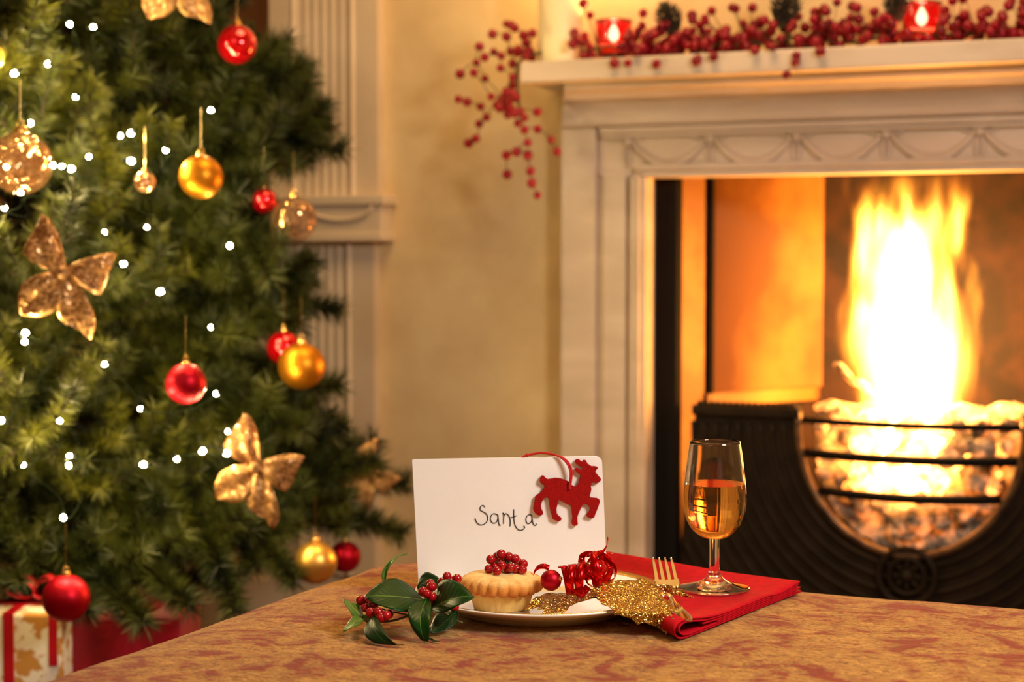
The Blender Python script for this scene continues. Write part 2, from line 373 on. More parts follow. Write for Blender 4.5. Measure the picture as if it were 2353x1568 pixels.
# niche liner
wb = wframe(struct(mb.build('wall_back', M['wall'])))
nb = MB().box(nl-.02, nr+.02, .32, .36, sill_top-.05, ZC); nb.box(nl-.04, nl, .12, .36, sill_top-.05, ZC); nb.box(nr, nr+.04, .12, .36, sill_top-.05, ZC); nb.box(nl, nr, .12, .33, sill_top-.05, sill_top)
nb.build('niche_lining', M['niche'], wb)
wframe(struct(MB().box(XL-.1, XL, YF, .4, 0, ZC).build('wall_left', M['wall'])))
wframe(struct(MB().box(XR, XR+.1, YF, .4, 0, ZC).build('wall_right', M['wall'])))
wframe(struct(MB().box(XL-.1, XR+.1, YF-.1, YF, 0, ZC).build('wall_front', M['wall'])))
wframe(struct(MB().box(XL-.1, XR+.1, YF-.1, .9, -.05, 0).build('floor', M['floor'])))
wframe(struct(MB().box(XL-.1, XR+.1, YF-.1, .9, ZC, ZC+.05).build('ceiling', M['ceil'])))
sur_l = WL(1290, 700, .05)[0]
bb = MB().box(XL, sur_l-.005, -.022, 0, 0, .21).box(XL, sur_l-.005, -.014, 0, .21, .235).box(XL, sur_l-.005, -.030, 0, 0, .03)
wframe(struct(bb.build('baseboard_back', M['casing'])))
# fluted casing beside the niche, its sill block and the lower panel
def fluted(name, x0, x1, z0, z1, nf=6):
    prof = [(x0, 0), (x0, -.03)]; e = .062; wdt = (x1 - x0 - 2*e) / nf
    prof += [(x0+e-.008, -.03), (x0+e-.006, -.036), (x0+e, -.03)]
    for i in range(nf):
        a = x0 + e + i*wdt
        for k in range(1, 6):
            t = k/6; prof.append((a + wdt*(.14+.72*t), -.03 + .0028*math.sin(PI*t)))
        prof.append((a+wdt, -.03))
    prof += [(x1-e+.006, -.036), (x1-e+.012, -.03), (x1, -.03), (x1, 0)]
    n = len(prof); v = [(x, y, z0) for x, y in prof] + [(x, y, z1) for x, y in prof]
    f = [(i, i+1, n+i+1, n+i) for i in range(n-1)]
    m = MB().add(v, f); return wframe(struct(m.build(name, M['casing'])))
fluted('trim_1', pil_l, pil_r, sill_top, ZC-.02)
fluted('trim_2', pil_l+.01, pil_r-.01, .235, sill_bot, 5)
sill_r = WL(876, 500, .055)[0]
blk = MB().box(nl-.1, sill_r, -.055, 0, sill_bot+.004, sill_top-.004).box(nl-.1, sill_r+.008, -.063, .0, sill_top-.016, sill_top+.002).box(nl-.1, sill_r+.003, -.060, 0, sill_bot-.004, sill_bot+.012)
wframe(struct(blk.build('trim_3', M['casing'], bevel=.002)))
for k in range(2):     # small swag in relief on the sill block
    cx = sill_r - .09 - k*.19
    pts = [(cx + .07*math.cos(a), -.058, sill_bot + .066 + .028*math.sin(a)) for a in np.linspace(PI, 2*PI, 12)]
    MB().tube(pts, .004, 6).build('swag', M['casing'], wb, True)
struct(fluted('trim_4', nl-.2, nl-.0, sill_top, ZC-.02))

# ------------------------------------------------------------------ fireplace surround
sr = thing('fireplace_surround', 'white painted wooden fireplace surround with a swag frieze and deep mantel shelf', 'fireplace', WO, -TH)
FD = .05            # face of legs in front of the wall
sh_z1 = WL(1700, 118, .20)[1]; sh_z0 = WL(1700, 168, .20)[1]
hw = -op_l
leg_w = op_l - sur_l
sh_x = -shelf_l
def mirror_box(m, x0, x1, y0, y1, z0, z1): m.box(x0, x1, y0, y1, z0, z1); m.box(-x1, -x0, y0, y1, z0, z1)
MB().box(shelf_l, sh_x, -.20, 0, sh_z0, sh_z1).build('mantel_shelf', M['paint'], sr, bevel=.003)
# cornice below the shelf: cavetto profile
def cornice():
    zt = sh_z0; zb = WL(1700, 283, .06)[1]
    prof = [(-.150, zt), (-.150, zt-.012), (-.128, zt-.016), (-.120, zt-.024)]
    for k in range(7):
        a = k/6*PI/2; prof.append((-.118 + .045*math.sin(a), zt-.026-(zt-zb-.034)*(1-math.cos(a))))
    prof += [(-.073, zb+.004), (-.066, zb), (-FD, zb), (0, zb), (0, zt)]
    x0, x1 = sur_l, -sur_l; n = len(prof)
    v = [(x0 + max(0, -y-FD) * .42, y, z) for y, z in prof] + [(x1 - max(0, -y-FD) * .42, y, z) for y, z in prof]
    f = [(i, (i+1) % n, n+(i+1) % n, n+i) for i in range(n)] + [tuple(range(n)), tuple(range(2*n-1, n-1, -1))]
    MB().add(v, f).build('cornice', M['paint'], sr); return zb
fr_top = cornice()
fr_bot = WL(1700, 390, .05)[1]
MB().box(sur_l, -sur_l, -FD+.006, 0, op_t, fr_top+.01).build('frieze_board', M['paint'], sr)
fx = WL(1380, 300, FD)[0]
fm = MB()
fm.box(fx, -fx, -FD-.012, -FD+.006, fr_top-.012, fr_top); fm.box(fx, -fx, -FD-.006, -FD+.006, fr_top-.020, fr_top-.012)
fm.build('frieze_moulding', M['paint'], sr, bevel=.002)
lm = MB().box(op_l-.02, op_r+.02, -FD-.014, -FD+.006, op_t+.012, op_t+.024).box(op_l-.01, op_r+.01, -FD-.008, -FD+.006, op_t, op_t+.012)
lm.build('lintel_moulding', M['paint'], sr, bevel=.002)
for s, nm in ((1, 'l'), (-1, 'r')):
    def bx(m, x0, x1, y0, y1, z0, z1):
        if s == 1: m.box(x0, x1, y0, y1, z0, z1)
        else: m.box(-x1, -x0, y0, y1, z0, z1)
    xa = WL(1372, 700, FD)[0]; xb = WL(1450, 700, FD)[0]
    m = MB(); bx(m, sur_l, op_l, -FD+.006, 0, 0, op_t); m.build('leg', M['paint'], sr)
    m = MB(); bx(m, sur_l, xa, -FD-.008, -FD+.006, .16, fr_top+.004); m.build('outer_post', M['paint'], sr, bevel=.004)
    m = MB(); bx(m, xb, op_l, -FD-.010, -FD+.006, .16, op_t); bx(m, xb+.012, op_l-.010, -FD-.016, -FD-.008, .16, op_t+.004); m.build('inner_moulding', M['paint'], sr, bevel=.003)
    m = MB(); bx(m, xa+.012, xb-.010, -FD-.004, -FD+.006, .18, fr_bot-.004); bx(m, xa+.004, xb, -FD-.002, -FD+.006, fr_bot-.008, fr_bot+.002); m.build('pilaster_panel', M['paint'], sr, bevel=.002)
    m = MB(); bx(m, sur_l-.008, op_l, -FD-.022, 0, 0, .16); m.build('plinth', M['paint'], sr, bevel=.004)
# swags and ribbon knots on the frieze
sw_x = [WL(p, 330, FD)[0] for p in (1440, 1635, 1845, 2045, 2250)]
stp = (sw_x[-1]-sw_x[0])/4
kn = [sw_x[0] + i*stp for i in range(9)]
zs0 = (fr_top + fr_bot)/2 + .014
for i, x in enumerate(kn):
    if i < len(kn)-1:
        pts = [(x + stp*(.06+.88*t), -FD+.004, zs0 - .002 - .042*(1-(2*t-1)**2)) for t in np.linspace(0, 1, 17)]
        MB().tube(pts, [.005+.004*math.sin(PI*t) for t in np.linspace(0, 1, 17)], 8).build('swag', M['paint'], sr, True)
    k = MB(); k.sphere((x, -FD+.002, zs0), .009, 10, 6)
    for sg in (1, -1):
        k.tube(smooth_pts([(x, -FD+.003, zs0), (x+sg*.016, -FD+.003, zs0+.012), (x+sg*.030, -FD+.003, zs0+.008), (x+sg*.020, -FD+.003, zs0+.002), (x, -FD+.003, zs0)], 4), .0032, 6)
        k.tube(smooth_pts([(x, -FD+.003, zs0), (x+sg*.006, -FD+.003, zs0-.02), (x+sg*.003, -FD+.003, zs0-.046)], 4), .003, 6)
    k.build('ribbon_knot', M['paint'], sr, True)

# ------------------------------------------------------------------ cast iron register grate
gt = thing('fire_grate', 'black cast iron register grate with a round ribbed front and bowed bars', 'fireplace', WO, -TH)
bp_t = op_t + .02
xo = WL(1557, 700, 0)[0]
ac_x, ac_z = 0.0, WL(2090, 985, -.02)[1]; AR = (WL(2352, 985, -.02)[0] - WL(1832, 985, -.02)[0]) / 2
MB().box(op_l-.02, xo, -.004, .03, 0, bp_t).build('frame_flange', M['iron_dark'], gt, bevel=.003)
MB().box(-xo, -op_l+.02, -.004, .03, 0, bp_t).build('frame_flange', M['iron_dark'], gt, bevel=.003)
# splayed cheeks in two steps
cx1 = WL(1612, 700, -.05)[0]
bx0 = cx1 + .012; bx1 = bx0 + .15; by = .36
for s in (1, -1):
    q = MB(); q.add([(s*xo, .03, 0), (s*cx1, .10, 0), (s*cx1, .10, bp_t), (s*xo, .03, bp_t), (s*(xo-.01), .04, 0), (s*(cx1-.01), .11, 0), (s*(cx1-.01), .11, bp_t), (s*(xo-.01), .04, bp_t)],
                  [(0,1,2,3), (4,7,6,5), (0,4,5,1), (3,2,6,7), (0,3,7,4), (1,5,6,2)])
    q.build('cheek_frame', M['reed'], gt)
    nrib = 34; prof = []
    for i in range(nrib*4+1):
        t = i/(nrib*4); x = cx1 + .004 + (bx1-cx1)*t; y = .105 + (by-.105)*t; o = .0026*math.cos(i/4*2*PI)
        prof.append((x + o*.86, y - o*.5))
    n = len(prof); z0, z1 = ac_z+.045, bp_t
    q = MB().add([(s*x, y, z0) for x, y in prof] + [(s*x, y, z1) for x, y in prof], [(i, i+1, n+i+1, n+i) for i in range(n-1)])
    q.build('cheek_panel', M['reed'], gt)
    q = MB().add([(s*(cx1+.004), .085, ac_z+.02), (s*bx1, by-.03, ac_z+.02), (s*bx1, by-.03, ac_z+.045), (s*(cx1+.004), .085, ac_z+.045), (s*(cx1-.02), .12, ac_z+.02), (s*bx1, by+.01, ac_z+.02), (s*bx1, by+.01, ac_z+.05), (s*(cx1-.02), .12, ac_z+.05)],
                  [(0,1,2,3), (3,2,6,7), (4,7,6,5), (0,4,5,1), (0,3,7,4), (1,5,6,2)])
    q.build('cheek_ledge', M['reed'], gt)
    x0_, x1_ = sorted((s*(cx1-.012), s*(cx1+.008)))
    MB().box(x0_, x1_, .09, .125, 0, bp_t).build('joint_strip', M['iron_dark'], gt)
    MB().add([(s*cx1, .10, 0), (s*bx1, by, 0), (s*bx1, by, ac_z+.03), (s*cx1, .10, ac_z+.03), (s*(cx1-.03), .11, 0), (s*(bx1-.03), by+.01, 0), (s*(bx1-.03), by+.01, ac_z+.03), (s*(cx1-.03), .11, ac_z+.03)],
             [(0,1,2,3), (4,7,6,5), (0,4,5,1), (3,2,6,7), (0,3,7,4), (1,5,6,2)]).build('lower_cheek', M['soot'], gt)
MB().box(bx1-.01, -bx1+.01, by, by+.03, 0, bp_t).build('fire_back', M['soot'], gt)
MB().box(-.55, .55, .0, by+.03, bp_t, bp_t+.03).build('smoke_hood', M['soot'], gt)
# ribbed front plate with the round opening
py = .02; pt = WL(1700, 942, -.02)[1]; pxl = WL(1598, 950, -.02)[0]
NA = 40
arc = [(ac_x + AR*math.cos(PI + PI*i/NA), ac_z + AR*1.15*math.sin(PI + PI*i/NA)) for i in range(NA+1)]
arc = [(-AR, pt)] + arc + [(AR, pt)]
out = [(pxl, pt)] ; out2 = []
for i in range(len(arc)):
    a = PI + PI*i/(len(arc)-1)
    # outer outline of the plate: sides flare to the flange, foot at floor level
    t = i/(len(arc)-1); x = -abs(xo) * math.cos(PI*t) ; 
    out2.append(None)
ol = []
n = len(arc)
for i in range(n):
    t = i/(n-1)
    if t < .25: k = t/.25; ol.append((pxl + (xo-pxl)*min(1, k*2.0), pt + (.02-pt)*k))
    elif t > .75: k = (1-t)/.25; ol.append((-(pxl + (xo-pxl)*min(1, k*2.0)), pt + (.02-pt)*k))
    else: k = (t-.25)/.5; ol.append((xo + (-2*xo)*k, .02))
v = []; f = []
for (x, z) in arc: v.append((x, py, z))
for (x, z) in ol: v.append((x, py, z))
for (x, z) in arc: v.append((x, py+.012, z))
for (x, z) in ol: v.append((x, py+.012, z))
for i in range(n-1):
    f += [(i, i+1, n+i+1, n+i), (2*n+i, 3*n+i, 3*n+i+1, 2*n+i+1), (i, 2*n+i, 2*n+i+1, i+1), (n+i, n+i+1, 3*n+i+1, 3*n+i)]
MB().add(v, f).build('front_plate', M['iron'], gt)
MB().box(pxl-.004, -AR+.004, py-.016, py+.014, pt-.012, pt+.008).build('top_ledge', M['iron'], gt, bevel=.004)
MB().box(AR-.004, -pxl+.004, py-.016, py+.014, pt-.012, pt+.008).build('top_ledge', M['iron'], gt, bevel=.004)
q = MB()
for s in (1, -1):
    for j in range(16): q.sphere((s*(pxl + (.004+(-AR-pxl-.008)*(j+.5)/16)), py-.004, pt+.010), .006, 8, 5)
stuff(q.build('beading', M['iron'], gt, True))
MB().tube([(x, py-.008, z) for x, z in arc], .007, 10).build('arch_rim', M['rim'], gt, True)
for k in range(13):
    R = AR + .028 + k*.0215
    pts = []
    for i in range(61):
        a = PI + PI*i/60; x, z = R*1.0*math.cos(a), ac_z + R*math.sin(a)*1.10
        if z > .03 and abs(x) < abs(xo)-.01+.0*k and not (z > pt-.02) : pts.append((x, py-.003, z))
    # split where clipped
    run = []
    for p in pts:
        if run and (Vector(p)-Vector(run[-1])).length > .06:
            if len(run) > 3: MB().tube(run, .0048, 6).build('rib', M['iron'], gt, True)
            run = []
        run.append(p)
    if len(run) > 3: MB().tube(run, .0048, 6).build('rib', M['iron'], gt, True)
oz = WL(2080, 1322, -.02)[1]
q = MB(); 
q.tube([(.05*math.cos(a), py-.012, oz+.05*math.sin(a)) for a in np.linspace(0, 2*PI, 33)[:-1]], .006, 8, True)
q.tube([(.032*math.cos(a), py-.012, oz+.032*math.sin(a)) for a in np.linspace(0, 2*PI, 25)[:-1]], .004, 8, True)
q.sphere((0, py-.008, oz), .014, 12, 8)
for a in range(8): q.tube([(.012*math.cos(a*PI/4), py-.010, oz+.012*math.sin(a*PI/4)), (.03*math.cos(a*PI/4), py-.008, oz+.03*math.sin(a*PI/4))], .004, 6)
q.build('roundel', M['iron'], gt, True)
for yy, bow in ((980, .045), (1058, .055), (1147, .05)):
    z = WL(2090, yy, .03)[1]; hx = math.sqrt(max(0.001, AR*AR - min(0, z-ac_z)**2)) - .002
    pts = [(hx*t, py - bow*(1-t*t), z) for t in np.linspace(-1, 1, 25)]
    MB().tube(pts, .0062 if yy < 1000 else .0085, 8).build('grate_bar', M['iron_dark'], gt, True)
# basket: upright back fingers and tray below
q = MB()
q.box(-AR*.95, AR*.95, .06, .33, ac_z-AR*1.17, ac_z-AR*1.15)
q.build('ash_tray', M['iron_dark'], gt)

# ash bed (stuff), coals and logs
def lump(name, r, mat, seed, sc=(1,1,1)):
    bm = bmesh.new(); bmesh.ops.create_icosphere(bm, subdivisions=2, radius=r)
    for v_ in bm.verts:
        nn = noise.noise(v_.co*(1.6/r) + Vector((seed*7.1, seed, 0))); v_.co *= (1+.35*nn); v_.co.x *= sc[0]; v_.co.y *= sc[1]; v_.co.z *= sc[2]
    me = bpy.data.meshes.new(name); bm.to_mesh(me); bm.free(); me.materials.append(mat); return me
ab = MB().grid(lambda u, v_: ((u*2-1)*AR*.98*math.sqrt(max(0.02, 1-((1-v_)*.95)**2)), .075 + .22*u*(1-u)*0 + .10*v_**2, ac_z - AR*1.13*(1-v_)*1.0 + .018*noise.noise(Vector((u*14, v_*14, 3)))), 60, 40)
o = ab.build('ash_bed', M['ash'], None, True); wframe(stuff(o)); o['label'] = 'pale glowing ash and cinders filling the round grate behind the bars'; o['category'] = 'ash'
cm = [lump('coal', .026, M['ember'], 1, (1.2,1,.8)), lump('coal', .022, M['ember'], 2, (1,1.2,.9)), lump('coal', .026, M['ash'], 3, (1.1,1,1)), lump('coal', .024, M['hot'], 4, (1,.9,1.1))]
for i in range(110):
    a = random.random()*2*PI; 
    z = ac_z - AR*.98 + random.random()*AR*1.06; hx = math.sqrt(max(.001, (AR*.9)**2 - min(0, z-ac_z)**2)); x = random.uniform(-hx, hx)
    dz = (ac_z - z)/AR
    cen = abs(x+.02) < .085 and dz < .62
    low = dz > .62
    me = cm[3] if cen else (cm[2] if low or random.random() < .45 else cm[random.randrange(2)])
    o = link('coal', me); o.location = WP(x, z, -(.045 + random.random()*.06)); o.rotation_euler = (random.random()*6, random.random()*6, random.random()*6); s_ = random.uniform(.45, .95); o.scale = (s_, s_, s_)
    kind_ = 'ashy grey' if me is cm[2] else ('white hot' if me is cm[3] else 'glowing orange')
    side_ = 'left third' if x < -AR/3 else ('right third' if x > AR/3 else 'middle'); lev_ = 'near the bottom' if dz > .62 else ('half way up' if dz > .3 else 'at the top')
    tag(o, '%s coal in the %s of the round fire basket, %s' % (kind_, side_, lev_), 'coal', '%s coals in the grate, %s, %s' % (kind_, side_, lev_))
def log(p0, p1, r, mat, label):
    p0, p1 = Vector(p0), Vector(p1); k = 9
    pts = [p0.lerp(p1, i/(k-1)) + Vector((0, 0, .006*math.sin(i*1.7))) for i in range(k)]
    o = MB().tube(pts, [r*(.8+.25*noise.noise(Vector((i*.9, r*90, 1)))) for i in range(k)], 10).build('log', mat, None, True)
    tag(o, label, 'log'); return o
log(WP(-.19, ac_z+.012, -.14), WP(.03, ac_z+.03, -.12), .020, M['ember'], 'burning log lying across the left of the grate top')
log(WP(-.155, ac_z+.105, -.13), WP(-.06, ac_z+.035, -.11), .009, M['ember'], 'thin stick sloping into the flames at their left')
log(WP(.05, ac_z+.015, -.14), WP(.24, ac_z+.03, -.13), .020, M['ember'], 'burning log lying across the right of the grate top')

# the fire: a volume of burning gas in a bounding hull
def flame_mat(H):
    m, nt, b = new_mat('burning_gas'); nt.nodes.remove(b); L = nt.links
    tc = N(nt, 'ShaderNodeTexCoord'); sp = N(nt, 'ShaderNodeSeparateXYZ'); L.new(tc.outputs['Object'], sp.inputs[0])
    def mth(op, a, b_=None, c=None):
        n = N(nt, 'ShaderNodeMath', operation=op)
        for i, q in enumerate((a, b_, c)):
            if q is None: continue
            if isinstance(q, (int, float)): n.inputs[i].default_value = q
            else: L.new(q, n.inputs[i])
        return n.outputs[0]
    mp = N(nt, 'ShaderNodeMapping'); mp.inputs['Scale'].default_value = (1, 1, .26); L.new(tc.outputs['Object'], mp.inputs['Vector'])
    nz = N(nt, 'ShaderNodeTexNoise', Scale=13.0, Detail=3.0, Roughness=.5); L.new(mp.outputs[0], nz.inputs['Vector'])
    nz2 = N(nt, 'ShaderNodeTexNoise', Scale=24.0, Detail=2.0, Roughness=.45, Distortion=.25); L.new(mp.outputs[0], nz2.inputs['Vector'])
    # centre line and half width as float curves of height
    hz = mth('DIVIDE', sp.outputs['Z'], H)
    def curve(pts):
        c = N(nt, 'ShaderNodeFloatCurve'); cu = c.mapping.curves[0]
        while len(cu.points) > 2: cu.points.remove(cu.points[1])
        cu.points[0].location = pts[0]; cu.points[-1].location = pts[-1]
        for p in pts[1:-1]: cu.points.new(*p)
        c.mapping.update(); L.new(hz, c.inputs['Value']); return c.outputs[0]
    cx = curve([(0, .47), (.12, .46), (.22, .44), (.4, .42), (.6, .38), (.75, .38), (.9, .42), (1, .45)])      # (cx-.5)*.2
    hwid = curve([(0, .40), (.06, .75), (.13, .98), (.18, .86), (.3, .88), (.5, 1.0), (.65, 1.0), (.78, .98), (.9, .92), (1, .85)])  # *.12
    x = mth('SUBTRACT', sp.outputs['X'], mth('MULTIPLY', mth('SUBTRACT', cx, .5), .2))
    disp = mth('MULTIPLY', mth('SUBTRACT', nz.outputs['Fac'], .5), mth('MULTIPLY_ADD', hz, .07, .015))
    x = mth('ADD', x, disp)
    rx = mth('DIVIDE', mth('ABSOLUTE', x), mth('MULTIPLY', hwid, .132))
    ry = mth('DIVIDE', mth('ABSOLUTE', sp.outputs['Y']), .055)
    rr = mth('SQRT', mth('ADD', mth('MULTIPLY', rx, rx), mth('MULTIPLY', ry, ry)))
    # noisy erosion that grows with height
    er = mth('MULTIPLY', mth('SUBTRACT', nz2.outputs['Fac'], .42), mth('MULTIPLY_ADD', mth('POWER', mth('MAXIMUM', hz, 0.001), 2.2), 3.6, .25))
    d = mth('SUBTRACT', mth('SUBTRACT', 1.0, rr), er)
    dcl = N(nt, 'ShaderNodeClamp'); L.new(d, dcl.inputs[0])
    fade = mth('SUBTRACT', 1.0, mth('POWER', mth('MAXIMUM', hz, .001), 5.0))
    dd = mth('MULTIPLY', dcl.outputs[0], fade)
    st = mth('ADD', mth('MULTIPLY', mth('POWER', dd, 1.6), 900.0), mth('MULTIPLY', dd, 30.0))
    cr = N(nt, 'ShaderNodeValToRGB'); e = cr.color_ramp.elements; e[0].color = (1, .22, .015, 1); e[1].position = .5; e[1].color = (1, .58, .16, 1); k = e.new(.16); k.color = (1, .36, .03, 1)
    L.new(dd, cr.inputs[0])
    em = N(nt, 'ShaderNodeEmission'); L.new(cr.outputs[0], em.inputs[0]); L.new(st, em.inputs[1])
    L.new(em.outputs[0], nt.nodes['Material Output'].inputs['Volume']); return m
fz0 = ac_z - .135; FH = bp_t - .01 - fz0
hull = MB().lathe([(.001, 0), (.10, .0), (.14, .06), (.16, .2), (.175, FH*.6), (.175, FH*.85), (.15, FH), (.001, FH)], 24)
hull.v = [(x, y*.45, z) for x, y, z in hull.v]
fl = hull.build('fire_flame', flame_mat(FH), None, True)
fo = WP(0.0, fz0, -.105); fl.location = fo; fl.rotation_euler = (0, 0, -TH)
tag(fl, 'tall yellow-white flame roaring up from the grate', 'flame')
for zz, e_ in ((.08, 7), (.22, 12), (.36, 4)):
    lamp('fire_light', 'POINT', WP(0.0, fz0+zz, -.105), e_, (1.0, .38, .06), .035)

# ------------------------------------------------------------------ things on the mantel
def at_shelf(px, d, py=None): X = WL(px, 120, d)[0]; return WP(X, sh_z1, d)
cw = .0
c0 = at_shelf(1287, .13); cr_ = (WL(1334, 100, .13)[0]-WL(1240, 100, .13)[0])/2
cn = thing('pillar_candle', 'tall thick cream pillar candle at the left end of the mantel shelf', 'candle', c0)
ch_ = .17
MB().lathe([(.0001, 0), (cr_, 0), (cr_, ch_), (cr_-.006, ch_+.002), (cr_-.012, ch_-.008), (.0001, ch_-.012)], 40).build('wax', M['candle'], cn, 'auto')
MB().tube([(0, 0, ch_-.014), (.001, 0, ch_+.004)], .0012, 6).build('wick', M['ink'], cn)
MB().lathe([(.0002, ch_+.002), (.005, ch_+.008), (.0065, ch_+.016), (.004, ch_+.028), (.0002, ch_+.042)], 16).build('flame', M['cflame'], cn, True)
lamp('candle_light', 'POINT', c0 + Vector((0, 0, ch_+.05)) - EY*.0, 1.5, (1.0, .56, .20), .01)
def votive(px, pfy, lab, grp=None):
    b0 = at_shelf(px, .12); t = thing('votive_candle', lab, 'candle', b0)
    MB().lathe([(.0001, 0), (.024, 0), (.030, .012), (.033, .07), (.035, .076), (.0325, .076), (.0305, .07), (.028, .014), (.0001, .010)], 36).build('glass_holder', M['red_glass'], t, True)
    MB().lathe([(.0001, .0102), (.024, .0142), (.026, .028), (.0001, .026)], 24).build('wax', M['candle'], t)
    MB().tube([(0, 0, .026), (0, 0, .036)], .001, 6).build('wick', M['ink'], t)
    MB().lathe([(.0002, .032), (.0075, .040), (.0095, .049), (.006, .060), (.0002, .072)], 16).build('flame', M['vflame'], t, True)
    lamp('candle_light', 'POINT', b0 + Vector((0, 0, .055)), .35, (1.0, .40, .15), .008)
votive(1410, 85, 'red glass votive candle beside the cream pillar candle')
votive(2117, 40, 'red glass votive candle amid the berries on the right of the mantel')

# berry garland
gl = thing('berry_garland', 'red berry garland with pine cones trailing along and off the mantel shelf', 'garland', WO, -TH)
BR = .0086
bmsh = MB().sphere((0,0,0), BR, 12, 8).mesh('berry', M['berry_dark'], True)
bpos = []      # local (X, y, z)
hang = [(470,180),(530,210),(505,190),(365,255),(268,350),(470,275),(600,265),(665,250),(500,385),(375,390),(430,420),(305,430),(245,470),(515,480),(425,510),(225,545),(122,555),(308,590),(515,580),(520,640),(110,745),(175,765),(355,725),(440,740),(470,690),(540,730),(510,700),(275,800),(400,790),(460,800),(430,760),(320,880),(265,930),(480,860),(530,850),(570,840),(605,885),(555,925),(605,975),(700,840),(703,970),(630,1070),(805,1050),(850,1140),(240,1040),(185,1075),(470,1165),(545,1140),(630,1165),(475,1310),(650,1285),(660,1375),(703,1467),(640,380),(660,430),(620,420),(560,370),(620,320),(590,390),(650,400),(550,400),(490,760),(420,810),(500,810)]
hb = []
for (a, b_) in hang:
    px, py_ = 1020 + a/3.266, b_/3.266
    d = .16 + random.uniform(-.03, .03) if px < 1190 else random.uniform(.12, .205)
    if px > 1170 and py_ > 200: d = random.uniform(.17, .23)
    X, z = WL(px, py_, d); hb.append(Vector((X, -d, z)))
bpos += hb
xg0 = WL(1340, 110, .12)[0]; xg1 = WL(2353, 90, .12)[0] + .10
vot_x = [WL(1410, 120, .12)[0], WL(2117, 120, .12)[0]]
cnt = 0
while cnt < 430:
    X = random.uniform(xg0, xg1); t = (X-xg0)/(xg1-xg0)
    top = .055 + .02*noise.noise(Vector((X*9, 1, 2))) + .012*t
    hh = abs(random.gauss(0, .45)); zz = sh_z1 + BR + top*min(hh, 1.25); dd = random.gauss(.14, .032)
    if dd > .192: dd = .192
    if dd < .05: dd = .05
    if any((X-vx)**2 + (dd-.12)**2 < .046**2 for vx in vot_x): 
        continue
    if (X - WL(1287,120,.13)[0])**2 + (dd-.13)**2 < (cr_+.01)**2: continue
    if any(abs(X-vx) < .036 and dd > .12 and zz > sh_z1+.03 for vx in vot_x): continue
    bpos.append(Vector((X, -dd, zz))); cnt += 1
for (px, py_) in [(1445,75),(1475,60),(1590,35),(1608,57),(1690,20),(1482,98),(1465,120),(1412,145),(1443,145),(1508,147),(1600,140),(1603,135),(1640,130),(1735,115),(1828,143),(1808,172),(1775,108),(1885,118),(2350,20),(1340,8),(1356,35),(1320,75),(1880,45),(2110,95),(2170,92),(1830,128)]:
    d = .21 if py_ > 100 else .16
    X, z = WL(px, py_, d); bpos.append(Vector((X, -d, z)))
for i, p in enumerate(bpos[:300] if len(bpos) > 300 else bpos):
    o = link('berry', bmsh, gl, p); s_ = random.uniform(.85, 1.1); o.scale = (s_, s_, s_)
if len(bpos) > 300:
    q = MB()
    for p in bpos[300:]: q.sphere(p, BR*random.uniform(.85, 1.1), 10, 7)
    stuff(q.build('further_berries', M['berry_dark'], gl, True))
# wire stems joining berries by nearest neighbour
q = MB(); main = smooth_pts([(shelf_l-.005, -.19, sh_z0-.05), (shelf_l-.01, -.18, sh_z1+.0), (shelf_l+.03, -.16, sh_z1+.02)] + [(xg0+(xg1-xg0)*t, -.13-.02*math.sin(t*20), sh_z1+.022+.006*math.sin(t*31)) for t in np.linspace(0, 1, 16)], 5)
q.tube(main, .003, 6)
conn = [Vector(main[0])]; todo = sorted(hb, key=lambda p: (p-main[0]).length)
for p in todo:
    b_ = min(conn, key=lambda c: (c-p).length + .15*(c-main[0]).length); mid = (b_+p)/2 + Vector((0, -.003, .004)); q.tube([b_, mid, p], .0011, 5); conn.append(p)
ms = main[::3]
for p in bpos[len(hb):]:
    b_ = min(ms, key=lambda c: (Vector(c)-p).length); q.tube([b_, p], .0009, 4, cap=False)
stuff(q.build('wire_stems', M['stem'], gl, True))
def cone(X, d, z, s, rot):
    q = MB(); q.tube([(0, 0, 0), (0, 0, s*1.0)], s*.16, 8)
    for i in range(70):
        t = i/70; a = i*2.4; r = s*(.52*math.sin(PI*(.12+.80*t))+.05); zc = s*1.15*t
        c, sn = math.cos(a), math.sin(a); wd = s*.11
        tip = (r*c, r*sn, zc+s*.22); b1 = (-sn*wd+.1*s*c, c*wd+.1*s*sn, zc); b2 = (sn*wd+.1*s*c, -c*wd+.1*s*sn, zc); bm_ = (r*.7*c, r*.7*sn, zc+s*.02)
        q.add([b1, b2, tip, bm_], [(0, 1, 2), (0, 2, 3), (1, 3, 2), (0, 3, 1)])
    o = q.build('pine_cone', M['cone'], gl, False, loc=(X, -d, z)); o.rotation_euler = rot; return o
for px, py_, s in ((1552, 42, .050), (1797, 24, .056), (2060, 10, .050)):
    X, z = WL(px, py_, .14); cone(X, .14, z-.030, s, (random.uniform(-.3,.3), random.uniform(-.3,.3), 0))

